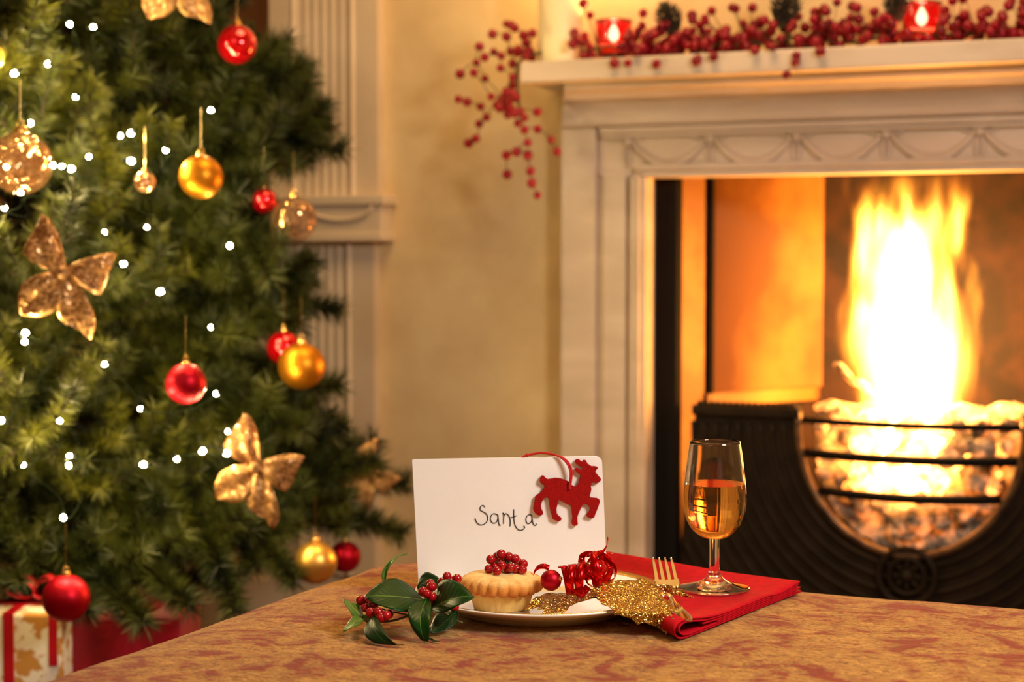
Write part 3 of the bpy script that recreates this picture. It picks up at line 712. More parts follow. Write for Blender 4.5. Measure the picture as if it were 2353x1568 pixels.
# ------------------------------------------------------------------ Christmas tree
TB = Vector((-.83, 2.88, 0))
def RAD(h): return max(.03, .64*(2.38-h)/1.86)
tree = thing('christmas_tree', 'bushy dark green artificial christmas tree left of the fireplace', 'tree', TB)
MB().tube([(0, 0, 0.02), (.005, 0, .8), (0, 0, 2.3)], [.035, .026, .006], 12).build('trunk', M['bark'], tree, True)
def seg_frames(pts):
    pts = np.array(pts); d = np.diff(pts, axis=0); L = np.linalg.norm(d, axis=1); return pts, d/np.maximum(L[:, None], 1e-9), L
NV = []
def needles(pts, dens, ln, wd, V):
    pts, D, L = seg_frames(pts)
    for k in range(len(D)):
        n = max(1, int(L[k]*dens)); t = rng.random(n)[:, None]; c = pts[k] + D[k]*L[k]*t
        a = np.cross(D[k], [0.13, 0.31, 0.94]); a /= np.linalg.norm(a); b = np.cross(D[k], a)
        ph = rng.random(n)*2*PI; rad = np.cos(ph)[:, None]*a + np.sin(ph)[:, None]*b
        fw = rng.uniform(.25, .95, n)[:, None]; dr = rad + D[k]*fw; dr /= np.linalg.norm(dr, axis=1)[:, None]
        l = (ln*rng.uniform(.75, 1.1, n))[:, None]; sd = np.cross(dr, rng.normal(size=(n, 3))); sd /= np.linalg.norm(sd, axis=1)[:, None]
        V.append(np.stack([c - sd*wd*.5, c + sd*wd*.5, c + dr*l*.6 + sd*wd*.35, c + dr*l], 1).reshape(-1, 3))
def tri_mesh(name, V, mat):
    V = np.concatenate(V); n = len(V)//4
    me = bpy.data.meshes.new(name); F = np.arange(n*4, dtype=np.int32)
    me.vertices.add(n*4); me.vertices.foreach_set('co', V.astype(np.float32).ravel())
    me.loops.add(n*4); me.loops.foreach_set('vertex_index', np.stack([F[0::4], F[1::4], F[2::4], F[3::4]], 1).ravel())
    me.polygons.add(n); me.polygons.foreach_set('loop_start', np.arange(0, n*4, 4, dtype=np.int32))
    me.update(calc_edges=True); me.validate(); me.materials.append(mat); return me
def branch(base, tip, mat, tw=1.0, dens=2600, via=None, fat=1.0):
    """base and tip in tree coordinates; one branch with finger-like side twigs, all bristling with needles."""
    base, tip = np.array(base), np.array(tip); v = tip-base; Ln = np.linalg.norm(v)
    if via is None: mid = base + v*.5 + np.array([0, 0, -.08*Ln])
    else: mid = (np.array(via) - .16*base - .36*tip)/.48
    K_ = 11; ts = np.linspace(0, 1, K_)[:, None]
    main = (1-ts)**2*base + 2*ts*(1-ts)*mid + ts**2*tip
    V = []; needles(main[3:], dens*1.3, .030*fat, .0021, V)
    q = MB(); q.tube([tuple(p) for p in main], [.007-.005*i/(K_-1) for i in range(K_)], 5)
    nt_ = int(4 + Ln*15); tmax = .72 if via is not None else .92
    for i in range(nt_):
        t = .25 + (tmax-.25)*(i+.5)/nt_; k = t*(K_-1); j = int(k); p = main[j] + (main[min(K_-1, j+1)]-main[j])*(k-j)
        hdir = main[min(K_-1, j+1)]-main[j]; hdir = hdir/np.linalg.norm(hdir)
        side = np.cross(hdir, [0, 0, 1]); side /= np.linalg.norm(side); upv = np.cross(side, hdir)
        sg = 1 if i % 2 else -1; l = tw*Ln*(.34*(1-t)+.20)*random.uniform(.75, 1.2); l = min(max(l, .09), .24)
        dr = hdir*random.uniform(.6, 1.0) + side*sg*random.uniform(.3, .9) + upv*random.uniform(-.55, .95); dr /= np.linalg.norm(dr)
        e = p + dr*l + np.array([0, 0, .22*l]); m_ = p + dr*l*.5 + np.array([0, 0, -.02*l])
        tp = [p, m_, e]; needles(tp, dens, .029*fat, .0021, V); q.tube([tuple(a) for a in tp], [.003, .0025, .0015], 4, cap=False)
    b_ = q.build('branch', M['bark'], tree, True)
    o = link('needles', tri_mesh('needles', V, mat), b_); stuff(o)
# branches standing out against the wall: (where it passes) -> tip
fing = [(520,270,640,122,2.90),(585,280,702,140,2.95),(610,310,738,232,2.88),(610,330,788,345,2.83),(560,350,660,385,2.76),(440,40,545,-10,2.94),(470,430,600,400,2.70),
 (560,650,722,592,2.76),(560,680,780,715,2.83),(560,730,690,745,2.74),(520,600,640,560,2.64),(560,900,782,885,2.76),(470,880,572,808,2.76),(560,960,700,985,2.64),(640,1080,745,950,2.94),(680,1110,862,1010,2.90),(700,1120,938,1105,2.88),(680,1150,925,1228,2.76),(640,1080,870,1060,2.76),
 (520,1190,672,1335,2.54),(420,1210,540,1402,2.46),(280,1260,432,1390,2.38),(200,1290,330,1430,2.34),(640,1040,700,1000,2.76),(620,1160,800,1150,2.70),(420,1180,500,1300,2.52),(520,1160,640,1240,2.76),(490,760,560,775,2.70),(500,500,620,640,2.64),(120,1300,200,1400,2.34),(560,180,640,190,2.88),(430,100,520,60,2.86)]
for (sx_, sy_, px, py_, Y) in fing:
    t = P(px, py_, Y) - TB; v_ = P(sx_, sy_, (Y*.55+TB.y*.45)) - TB
    zb = v_.z + (.02 if py_ < 1200 else .08)
    branch((0.005, 0.0, zb), tuple(t), M['needle_dark'], .50 if py < 900 else .85, 4200, tuple(v_), 1.3)
hgt = .46; row = 0
while hgt < 2.15:
    R = RAD(hgt); nb_ = int(10 + 8*R/.5)
    for i in range(nb_):
        az = 2*PI*(i + .5*(row % 2) + random.uniform(-.3, .3))/nb_
        r = R*random.uniform(.78, 1.0)
        if math.cos(az) > .35: r *= .70
        if math.sin(az) > .5: r = min(r, .50)
        h0 = hgt + random.uniform(-.045, .045); dz = random.uniform(-.16, .06)*R if hgt < .7 else random.uniform(-.10, .25)*R
        branch((.01*math.cos(az), .01*math.sin(az), h0), (r*math.cos(az), r*math.sin(az), h0 + dz), M['needle'] if (i+row) % 3 else M['needle_dark'], 1.0, 2400 if math.sin(az) < .3 else 1000)
    hgt += .098; row += 1
# stand
MB().lathe([(.0001, 0), (.13, 0), (.14, .02), (.11, .22), (.10, .22), (.09, .05), (.0001, .05)], 32).build('stand', M['iron_dark'], tree, 'auto')

def surf_y(px, py_, k=.97):
    Y = 2.4
    for _ in range(8):
        p = P(px, py_, Y); R = RAD(p.z)*k; dx = p.x - TB.x
        Y = TB.y - (math.sqrt(R*R-dx*dx) if abs(dx) < R*.97 else .08)
    return Y
# fairy lights
bulbs = [(160,55),(214,62),(110,147),(34,168),(174,222),(484,253),(276,312),(301,306),(204,360),(381,345),(301,370),(143,383),(163,388),(15,383),(10,478),(122,380),(240,534),(337,522),(283,607),(369,670),(528,565),(485,752),(58,765),(56,785),(241,837),(323,940),(497,905),(137,967),(2,967),(548,980),(524,992),(466,1037),(160,1048),(158,1070),(330,1068),(54,1069),(145,1190),(406,1055),(520,1042),(70,283),(47,443)]
fl_ = thing('fairy_lights', 'string of small warm white fairy lights wound through the christmas tree', 'lights', TB)
bme = MB().sphere((0,0,0), .0034, 10, 8, (1,1,1.3)).mesh('bulb', M['bulb'], True)
sme = MB().lathe([(.0001, -.012), (.0028, -.012), (.0028, -.003), (.0001, -.003)], 8).mesh('socket', M['wire'], True)
bp3 = []
for (px, py_) in bulbs:
    p = P(px, py_, surf_y(px, py_, .97) - .010) - TB; bp3.append(p)
    o = link('bulb', bme, fl_, p); o.rotation_euler = (random.uniform(1.2, 2.4), 0, random.uniform(0, 6)); s_ = random.uniform(.7, 1.15); o.scale = (s_,)*3
    k = link('socket', sme, o)
order = []; rows = sorted(bp3, key=lambda p: -p.z)
for i in range(0, len(rows), 6):
    rr_ = sorted(rows[i:i+6], key=lambda p: p.x); order += rr_ if (i//6) % 2 == 0 else rr_[::-1]
wp = []
for i, p in enumerate(order):
    wp.append(p + Vector((0, .020, -.006)))
    if i < len(order)-1: n_ = order[i+1]; mm = (p+n_)/2; wp.append(mm + Vector((0, .08, -.02)))
MB().tube(smooth_pts(wp, 5), .0007, 5).build('wire', M['wire'], fl_, True)

# baubles
def bauble_parts(t, r, mat, cap=True):
    MB().sphere((0,0,0), r, 40, 24).build('ball', mat, t, True)
    MB().lathe([(.0001, r*1.16), (r*.17, r*1.16), (r*.19, r*1.12), (r*.20, r*.96), (.0001, r*.96)], 20).build('cap', M['cap'], t, 'auto')
    MB().tube([(r*.10*math.cos(a), 0, r*1.24+r*.11*math.sin(a)) for a in np.linspace(0, 2*PI, 17)[:-1]], r*.02, 6, True).build('loop', M['cap'], t, True)
def bauble(px, py_, rp, Y, mat, label, tail=.06):
    c = P(px, py_, Y); t = thing('bauble', label, 'bauble', c); r = rp/FPX*Y
    bauble_parts(t, r, mat)
    MB().tube([(0, 0, r*1.34), (0, .003, r*1.34+tail)], .0003, 5).build('thread', M['cap'], t)
    return t
def sy(px, py_, off=.05): return surf_y(px, py_) - off
bauble(545, 102, 45, 2.70, M['red_shiny'], 'shiny red bauble highest on the right side of the tree')
bauble(462, 407, 50, sy(462, 407), M['gold_satin'], 'deep gold bauble hanging in the upper half of the tree, above the bare red one')
bauble(48, 375, 72, sy(48, 375, .05), M['clear'], 'large clear glittery bauble at the left edge of the photo')
bauble(333, 418, 25, sy(333, 418, .02), M['clear'], 'tiny clear glittery bauble near the middle of the upper tree')
bauble(675, 505, 53, 2.71, M['clear'], 'clear glittery bauble hanging off the right side branches against the wall')
bauble(607, 462, 30, 2.72, M['red_shiny'], 'small red bauble half behind the clear bauble on the right side')
bauble(427, 882, 47, sy(427, 882, .04), M['red_satin'], 'satin red bauble alone in the middle of the tree')
bauble(693, 842, 54, 2.64, M['gold_satin'], 'gold bauble hanging at the right of the tree in front of a red one')
bauble(652, 800, 39, 2.70, M['red_shiny'], 'red bauble behind the gold one at the right of the tree')
bauble(725, 1293, 50, 2.58, M['pale_gold'], 'pale gold bauble hanging lowest on the tree just beyond the ottoman')
bauble(793, 1280, 37, 2.76, M['red_satin'], 'red bauble behind the lowest pale gold bauble')
bauble(152, 1375, 55, 2.30, M['red_satin'], 'large dark red bauble hanging above the gift boxes')
bauble(-22, 130, 30, sy(0, 130), M['gold_satin'], 'amber gold bauble cut by the left edge near the top')
# gold ribbon bows
def bow(px, py_, Y, s, roll, label):
    t = thing('ribbon_bow', label, 'bow', P(px, py_, Y)); t.rotation_euler = (.1, roll, random.uniform(-.2, .2))
    def petal(ang, ln, prof, name, puff, skew=0.0):
        us = [p[0] for p in prof]; wsx = [p[1] for p in prof]
        def fn(u, v_):
            w = float(np.interp(u, us, wsx))*(v_-.5)*2
            x = ln*u*(1 + skew*(v_-.5)*u); z = w; y = -puff*math.sin(PI*u)*(1-.3*(v_-.5)**2) + .004*math.sin(v_*9+u*5)
            c, sn = math.cos(ang), math.sin(ang)
            return (s*(x*c - z*sn), s*y, s*(x*sn + z*c))
        q = MB().grid(fn, 16, 8)
        if name == 'loop': q.grid(lambda u, v_: (fn(u, v_)[0]*.97, -fn(u, v_)[1]+s*.004, fn(u, v_)[2]*.97), 16, 8)
        o = q.build(name, M['bow_gold'], t, True); md = o.modifiers.new('s', 'SOLIDIFY'); md.thickness = .0006
    petal(math.radians(126), .100, [(0, .008), (.3, .022), (.7, .038), (.92, .043), (1, .038)], 'loop', .020, -.35)
    petal(math.radians(-2), .092, [(0, .008), (.3, .022), (.7, .038), (.95, .044), (1, .040)], 'loop', .020, .30)
    petal(math.radians(226), .122, [(0, .008), (.35, .036), (.6, .042), (.82, .030), (1, .003)], 'tail', .010)
    petal(math.radians(286), .132, [(0, .008), (.35, .030), (.65, .036), (.85, .030), (1, .010)], 'tail', .010, .25)
    MB().sphere((0, -.012*s, 0), .013*s, 16, 10, (1, .9, 1.1)).build('knot', M['bow_gold'], t, True)
bow(145, 625, sy(145, 625, .06), .70, 0, 'large gold glitter bow on the left of the tree')
bow(590, 1072, sy(590, 1072, .05), .66, .12, 'gold glitter bow low on the right half of the tree')
bow(396, -62, sy(400, 10, .04), .66, -.3, 'gold glitter bow cut off by the top of the photo')
bow(850, 1085, 2.80, .50, .5, 'small gold glitter bow half hidden in the lowest right branches')
# gifts
def gift(x0, x1, y0, y1, z1, mat, name, label):
    cx, cy = (x0+x1)/2, (y0+y1)/2; t = thing('gift_box', label, 'gift', (cx, cy, 0)); wx, wy = (x1-x0)/2, (y1-y0)/2
    MB().box(-wx, wx, -wy, wy, 0, z1).build('box', mat, t, bevel=.004)
    return t, wx, wy
gY = 2.38
xa = P(0, 1450, gY).x - .03; xb = P(140, 1450, gY).x; gz = P(60, 1412, gY).z
t, wx, wy = gift(xa, xb, gY, gY+.15, gz, M['gift_cream'], 'g', 'cream and gold patterned gift box tied with red ribbon, at the left edge')
rx0 = P(8, 1450, gY).x - (xa+xb)/2; rx1 = P(32, 1450, gY).x - (xa+xb)/2
q = MB().box(rx0, rx1, -wy-.002, wy+.002, .001, gz+.002); q.build('ribbon', M['gift_ribbon'], t)
rx2 = P(113, 1450, gY).x - (xa+xb)/2; rx3 = P(132, 1450, gY).x - (xa+xb)/2
q = MB().box(rx2, rx3, -wy-.003, -wy-.001, P(120, 1530, gY).z, gz+.002); q.build('ribbon_tail', M['gift_ribbon'], t)
q = MB().box(-wx-.002, wx+.002, -.012, .012, .001, gz+.003); q.build('ribbon', M['gift_ribbon'], t)
bcx = P(50, 1400, gY).x - (xa+xb)/2
for k, (sg, ln) in enumerate(((1, .045), (-1, .045), (1, .03), (-1, .03))):
    def fn(u, v_):
        a = 2*PI*u; return (bcx + sg*(ln*.5 - ln*.5*math.cos(a)), -.01 + (v_-.5)*.02 + k*.004, gz+.006 + .014*math.sin(a)*(1 if k < 2 else 1.3) + .012 + .010*math.sin(a/2))
    o = MB().grid(fn, 24, 3).build('bow_loop', M['gift_ribbon'], t, True); md = o.modifiers.new('s', 'SOLIDIFY'); md.thickness = .0008
gY2 = 2.44
xa = P(158, 1450, gY2).x; xb = P(412, 1450, gY2).x; gz = P(412, 1418, gY2).z
t, wx, wy = gift(xa, xb, gY2, gY2+.17, gz, M['gift_red'], 'g', 'plain red wrapped gift box under the tree beside the cream box')
MB().add([(wx-.05, -wy-.001, gz-.001), (wx+.001, -wy-.001, gz-.001), (wx-.015, -wy+.01, gz+.02)], [(0, 1, 2)]).build('paper_flap', M['gift_red'], t)

# ------------------------------------------------------------------ ottoman
TZ = .52
OA = math.radians(24)
K = Vector((-.156, 2.030))      # back left corner in plan
OW, OD = 1.25, .95
ot = thing('ottoman', 'tan and rust damask upholstered ottoman in the foreground used as a table', 'ottoman', (K.x, K.y, 0), -OA)
def dome(x, y):      # local: x 0..OW, y -OD..0
    e = min(x, OW-x, -y, y+OD)
    return .0016*noise.noise(Vector((x*9, y*9, 0)))
def outline(r, inset, n=14, m=24):
    pts = []; x0, x1, y0, y1 = inset, OW-inset, -OD+inset, -inset; r = max(.004, r-inset*.8)
    for (cx, cy, a0, ex, ey) in ((x1-r, y1-r, 0, 0, 0), (x0+r, y1-r, PI/2, 0, 0), (x0+r, y0+r, PI, 0, 0), (x1-r, y0+r, 3*PI/2, 0, 0)):
        for k in range(n+1): a = a0 + PI/2*k/n; pts.append((cx+r*math.cos(a), cy+r*math.sin(a)))
        pts.append(None)
    out = []
    for i, p in enumerate(pts):
        if p is None:
            a = pts[i-1]; b_ = pts[(i+1) % len(pts)]
            for k in range(1, m): t = k/m; out.append((a[0]+(b_[0]-a[0])*t, a[1]+(b_[1]-a[1])*t))
        else: out.append(p)
    return out
prof = [(.012, .20), (.0, .24), (-.004, .34), (.0, .44), (.004, .470), (.012, .490), (.024, .503), (.042, .512), (.065, .517), (.10, .520), (.15, .5205)] + [(.15+.02*k, .5205) for k in range(1, 14)]
v = []; f = []; nn = None
for (ins, z) in prof:
    ring = outline(.11, ins); nn = len(ring)
    for j, (x, y) in enumerate(ring):
        wob = .0022*noise.noise(Vector((x*7, y*7, z*4))) if z > .45 else .003*noise.noise(Vector((x*5, y*5, z*9)))
        zz = z + wob
        if .02 < ins < .12: zz += .0015*noise.noise(Vector((x*22, y*22, 5)))
        v.append((x, y, zz - (.0 if z > .25 else 0)))
for i in range(len(prof)-1):
    for j in range(nn): f.append((i*nn+j, i*nn+(j+1) % nn, (i+1)*nn+(j+1) % nn, (i+1)*nn+j))
f.append(tuple((len(prof)-1)*nn+j for j in range(nn)))
cu = MB().add(v, f).build('cushion', M['fabric'], ot, True)
MB().box(.02, OW-.02, -OD+.02, -.02, .12, .205).build('base', M['fabric'], ot, bevel=.006)
for (x, y) in ((.08, -.08), (OW-.08, -.08), (.08, -OD+.08), (OW-.08, -OD+.08)):
    MB().lathe([(.0001, 0), (.018, 0), (.028, .06), (.032, .125), (.0001, .125)], 16, (x, y, 0)).build('leg', M['bark'], ot, 'auto')

TT = TZ + .0015     # resting height on the fabric
# ------------------------------------------------------------------ napkin
A = PZ(1552, 1478, TT); B = PZ(1842, 1362, TT); C = Vector((.095, 1.865, TT)); Dn = Vector((.118, 1.598, TT))
A.z = B.z = 0; C.z = Dn.z = 0
def nap_pt(s, t):
    a = A.lerp(B, s); b_ = Dn.lerp(C, s); return a.lerp(b_, t)
def sheet(path, th, lift):
    """path: list of (s, z) ; extruded over t with thickness th"""
    pts = smooth_pts([(p[0], p[1], 0) for p in path], 5); n = len(pts)
    q = MB(); NT = 16; v = []; 
    for side in (0, 1):
        for i, p in enumerate(pts):
            tg = pts[min(n-1, i+1)] - pts[max(0, i-1)]; tx, tz = tg.x*.28, tg.y; l = math.hypot(tx, tz) or 1
            nx, nz = -tz/l, tx/l; off = (side-.5)*th
            for j in range(NT+1):
                t = j/NT; s = p.x + nx*off/.28; z = p.y + nz*off
                w_ = nap_pt(s, t); z = z*(1 + lift(s, t)) 
                v.append((w_.x, w_.y, TT + z))
    f = []; o2 = n*(NT+1)
    for i in range(n-1):
        for j in range(NT):
            a = i*(NT+1)+j; b_ = a+1; c = a+NT+2; d = a+NT+1
            f.append((a, b_, c, d)); f.append((o2+a, o2+d, o2+c, o2+b_))
        a = i*(NT+1); f.append((a, a+NT+1, o2+a+NT+1, o2+a)); a += NT; f.append((a, o2+a, o2+a+NT+1, a+NT+1))
    for j in range(NT):
        f.append((j, o2+j, o2+j+1, j+1)); e = (n-1)*(NT+1)+j; f.append((e, e+1, o2+e+1, o2+e))
    q.add(v, f); return q
th = .0013
def lift(s, t): return .9*max(0, t-.35)*max(0, s-.45)*1.8 + .05*math.sin(5*s+4*t)
nq = MB()
outer = [(1.0, .0010), (.7, .0012), (.35, .0012), (.1, .0010), (.035, .0022), (.004, .0065), (-.004, .0115), (.012, .0160), (.05, .0176), (.12, .0162), (.22, .0120), (.35, .0095), (.55, .0094), (.70, .0102), (.80, .0082), (.90, .0105), (.985, .0128)]
inner = [(.99, .0026), (.7, .0028), (.3, .0028), (.12, .0028), (.06, .0042), (.033, .0075), (.028, .0112), (.042, .0143), (.07, .0150), (.13, .0132), (.22, .0096), (.35, .0078), (.55, .0077), (.70, .0084), (.80, .0066), (.90, .0086), (.975, .0108)]
in2 = [(.985, .0044), (.7, .0044), (.35, .0043), (.16, .0046), (.095, .0060), (.078, .0086), (.09, .0110), (.13, .0105), (.22, .0076), (.35, .0060), (.55, .0060), (.7, .0065), (.82, .0055), (.9, .0066), (.965, .0085)]
in2 = [(.2, .0072), (.30, .0062), (.35, .0060), (.55, .0060), (.7, .0065), (.82, .0052), (.9, .0066), (.965, .0085)]
in3 = [(.30, .0045), (.5, .0044), (.7, .0046), (.82, .0040), (.9, .0046), (.99, .0062)]
for p in (outer, inner, in2, in3):
    s_ = sheet(p, th, lift); nq.add(s_.v, s_.f)
o = nq.build('napkin', M['napkin'], None, True); tag(o, 'folded bright red napkin under the fork and wine glass', 'napkin')

# ------------------------------------------------------------------ plate
pc = Vector((.0285, 1.647, TT))
plate = thing('plate', 'round white porcelain plate with a gilt rim, under the card and pie', 'plate', pc)
MB().lathe([(.0001, .0030), (.078, .0030), (.080, 0), (.086, 0), (.088, .0032), (.100, .0075), (.114, .0133), (.1250, .0178), (.1262, .0190), (.1255, .0200), (.1240, .0200), (.113, .0160), (.098, .0104), (.088, .0068), (.080, .0055), (.0001, .0055)], 96).build('dish', M['porcelain'], plate, True)
MB().lathe([(.1180, .0180), (.1180, .0184), (.1240, .0206), (.1240, .0200)], 96).build('gilt_band', M['gilt'], plate, True)
WZ = TT + .0055      # well of the plate

# greeting card (two leaves hinged on the left)
CY = 1.700
card = thing('greeting_card', 'white greeting card with handwriting standing up on the plate', 'card', (0, 0, 0))
cTL, cTR = P(947, 1056, CY), P(1383, 1050, CY); cBR, cBL = P(1396, 1362, CY-.004), P(962, 1366, CY-.004)
zmin = TT + .0125
for q_ in (cBR, cBL): q_.z = max(q_.z, zmin)
card.location = (cBL.x, cBL.y, cBL.z)
def cpt(u, v_, off=0.0):       # u 0..1 left-right, v 0..1 bottom-top
    a = cBL.lerp(cBR, u); b_ = cTL.lerp(cTR, u); p = a.lerp(b_, v_); p.y -= off; return p - card.location
def leaf_panel(yoff, name, shift=0.0, ang=0.0):
    cr = .012; outl = []
    for (cu_, cv_, a0) in ((1-.03, 1-.04, 0), (.008, .99, PI/2), (.008, .01, PI), (1-.03, .04, 3*PI/2)):
        rx_, ry_ = (.03, .04) if cu_ > .5 else (.008, .01)
        for k in range(7): a = a0 + PI/2*k/6; outl.append((cu_+rx_*math.cos(a), cv_+ry_*math.sin(a)))
    v = []
    for off in (0, .0006):
        for (u, w_) in outl:
            p = cpt(u, w_, -off-yoff); p.y += shift*u; p.x -= shift*u*.12; v.append(p)
    n = len(outl); f = [tuple(range(n)), tuple(range(2*n-1, n-1, -1))] + [(i, n+i, n+(i+1) % n, (i+1) % n) for i in range(n)]
    return MB().add(v, f).build(name, M['card'], card)
leaf_panel(0, 'front_panel'); leaf_panel(.0008, 'back_panel', .006)
def cpx(px, py_, off):         # photo pixel on the card face
    u = (px-947)/436; 
    for _ in range(3):
        v_ = 1-(py_-(1056-6*u))/(310); u = (px-(947+15*(1-v_)))/(436-2*(1-v_))
    return cpt(u, v_, off)
strokes = [[(762,597),(755,585),(740,580),(725,590),(718,605),(722,625),(745,640),(770,655),(785,680),(786,705),(778,735),(755,758),(730,765),(705,758),(685,735),(676,712),(672,702)],
 [(872,668),(850,657),(830,662),(815,685),(812,715),(825,740),(845,748),(862,740),(876,715),(881,685),(876,662),(882,700),(885,740),(892,768),(904,764)],
 [(921,658),(928,650),(931,690),(930,752)], [(930,720),(933,680),(945,658),(962,660),(978,680),(988,710),(990,745),(988,776)],
 [(1022,615),(1022,680),(1026,735),(1040,780),(1065,808),(1090,812),(1110,802),(1120,784),(1111,770)], [(992,692),(1015,690),(1045,675)],
 [(1187,690),(1178,670),(1160,665),(1140,680),(1131,710),(1138,740),(1155,750),(1175,738),(1186,708),(1184,676),(1188,705),(1193,742),(1205,762),(1220,765),(1227,750)]]
hwm = MB()
for st in strokes:
    pts = smooth_pts([cpx(920+a/3.919, 1020+b_/3.919, .0004) for a, b_ in st], 4)
    hwm.tube(pts, .00050, 6)
hwm.build('handwriting', M['ink'], card, True)

# felt reindeer hanging over the card
deer = [(440,185),(450,172),(468,170),(480,182),(492,192),(498,179),(512,176),(524,186),(530,202),(545,214),(560,224),(578,224),(600,228),(608,239),(598,250),(588,262),(596,278),(610,296),(628,316),(629,330),(616,346),(600,351),(583,350),(566,346),(557,355),(556,372),(560,395),(556,420),(548,440),(550,457),(572,460),(600,463),(618,475),(622,492),(612,522),(600,555),(588,585),(582,605),(570,615),(545,612),(526,604),(521,592),(532,575),(545,560),(549,540),(536,516),(515,508),(498,513),(485,540),(470,575),(459,605),(460,640),(463,660),(453,672),(435,673),(420,664),(417,645),(422,610),(418,570),(416,535),(406,518),(380,507),(350,490),(327,478),(318,508),(309,545),(311,580),(326,600),(343,612),(346,626),(335,638),(318,639),(295,630),(277,618),(275,598),(264,565),(258,530),(255,495),(250,465),(238,456),(222,465),(205,492),(198,520),(201,545),(212,570),(213,587),(198,597),(180,597),(160,586),(145,566),(140,545),(145,515),(152,485),(155,457),(165,442),(185,430),(205,410),(218,388),(224,372),(213,361),(195,353),(187,337),(190,315),(203,294),(217,295),(230,312),(245,322),(270,318),(300,312),(335,315),(365,325),(393,339),(412,355),(424,370),(440,377),(455,371),(465,355),(470,332),(478,308),(482,291),(468,281),(450,266),(440,250),(440,240),(453,236),(470,245),(486,252),(498,247),(492,233),(478,223),(460,216),(447,205)]
rd = thing('felt_reindeer', 'red felt reindeer ornament hanging by a cord over the card', 'ornament', card.location)
DY = .0045
dp = [cpx(1180+a/3.135, 1000+b_/3.135, DY) for a, b_ in deer]
bm = bmesh.new(); vs = [bm.verts.new(p) for p in dp]; fc = bm.faces.new(vs); 
ex = bmesh.ops.extrude_face_region(bm, geom=[fc]); 
for g_ in ex['geom']:
    if isinstance(g_, bmesh.types.BMVert): g_.co.y += .0030
bmesh.ops.recalc_face_normals(bm, faces=bm.faces)
bmesh.ops.triangulate(bm, faces=[q_ for q_ in bm.faces if len(q_.verts) > 4])
me = bpy.data.meshes.new('body'); bm.to_mesh(me); bm.free(); me.materials.append(M['felt'])
o = link('body', me, rd)
md = o.modifiers.new('b', 'BEVEL'); md.width = .0005; md.segments = 2; md.limit_method = 'ANGLE'
for k, dx in enumerate((0, 9)):
    a = [(400+dx*.3,398,.0055),(402+dx,350,.0060),(408+dx,300,.0068),(406+dx*1.4,255,.0070),(388+dx*1.5,208,.0065),(362+dx*1.5,176,.0052),(325+dx,152,.003)]
    pts = [cpx(1180+x/3.135, 1000+y/3.135, off) for x, y, off in a]
    pts += [cpx(1180+x/3.135, 1000+(y+dx*.4)/3.135, off) for x, y, off in ((270,134,.0005),(205,128,-.002),(150,136,-.004),(105,146,-.0045),(70,160,-.004),(55,200,-.0035))]
    MB().tube(smooth_pts(pts, 5), .00105, 8).build('cord', M['cord'], rd, True)
MB().sphere(cpx(1180+100/3.135, 1000+148/3.135, -.0045), .0020, 10, 8).build('knot', M['cord'], rd, True)

# ------------------------------------------------------------------ mince pie
PYY = 1.622
pp = P(1152, 1400, PYY); pp.z = WZ + .0003
pie = thing('mince_pie', 'golden mince pie with a crimped lid on the plate', 'pie', pp)
def flute(r, z, a): return (r*(1+.010*math.cos(26*a)*min(1, r/.02)) + .0004*noise.noise(Vector((a*6, z*300, 0))), z + .0002*noise.noise(Vector((a*9, z*500, 2))))
MB().lathe([(.0001, 0), (.0258, 0), (.0275, .0012), (.0295, .009), (.0322, .0175), (.0335, .021), (.0001, .021)], 156, fn=flute).build('case', M['pie_case'], pie, 'auto')
def crimp(r, z, a):
    k = max(0, min(1, (r-.028)/.010)); c = abs(math.sin(11.5*a+.4*math.sin(3*a)))**.6
    rr = r + k*(.0024*c - .0014)*(1.4 if z < .026 else .6) + .0007*noise.noise(Vector((math.cos(a)*3, math.sin(a)*3, z*200)))
    zz = z - k*(.0022*c - .001)*(1 if z < .024 else -.3) + .0011*noise.noise(Vector((r*math.cos(a)*70, r*math.sin(a)*70, 4))) - .0022*math.exp(-((r*math.cos(a)-.004)**2+(r*math.sin(a)+.019)**2)/.00002)*(1 if z > .02 else 0)
    return (rr, zz)
lid = [(.0290, .0190), (.0330, .0178), (.0365, .0178), (.0388, .0196), (.0400, .0222), (.0404, .0250), (.0398, .0275), (.0380, .0298), (.0350, .0315), (.031, .0330), (.026, .0341), (.018, .0350), (.011, .0353), (.005, .0353), (.0001, .0352)]
MB().lathe(lid, 230, fn=crimp).build('lid', M['pie_lid'], pie, True)
# berry sprig on the pie
bs = thing('berry_cluster', 'cluster of dark red berries sitting on top of the mince pie', 'berries', pp + Vector((.004, 0, .0356)))
bl = [(1355,152,0),(1272,195,0),(1415,172,.004),(1325,172,.012),(1465,190,.004),(1532,232,-.002),(1360,243,-.012),(1430,260,-.010),(1300,250,.004),(1255,280,-.006),(1322,300,-.016),(1408,280,-.004),(1476,275,-.006),(1525,293,-.010),(1485,210,.010),(1390,205,.010),(1340,215,.008)]
q = MB()
bmesh9 = MB().sphere((0,0,0), .00455, 20, 14).mesh('berry', M['berry'], True)
for (a, b_, dy) in bl:
    p = P(760+a/3.46, 1230+b_/3.46, PYY+.002+dy) - bs.location; lowb = -.0 + .0045
    p.z = max(p.z, lowb-.001)
    o = link('berry', bmesh9, bs, p); s_ = random.uniform(.93, 1.08); o.scale = (s_,)*3
    q.tube([(0, .003, .006), tuple(p)], .0006, 5)
    q.sphere(p + Vector((0, -.0044, .0006)).normalized()*.0045, .0006, 6, 4)
q.build('stalks', M['stem'], bs, True)

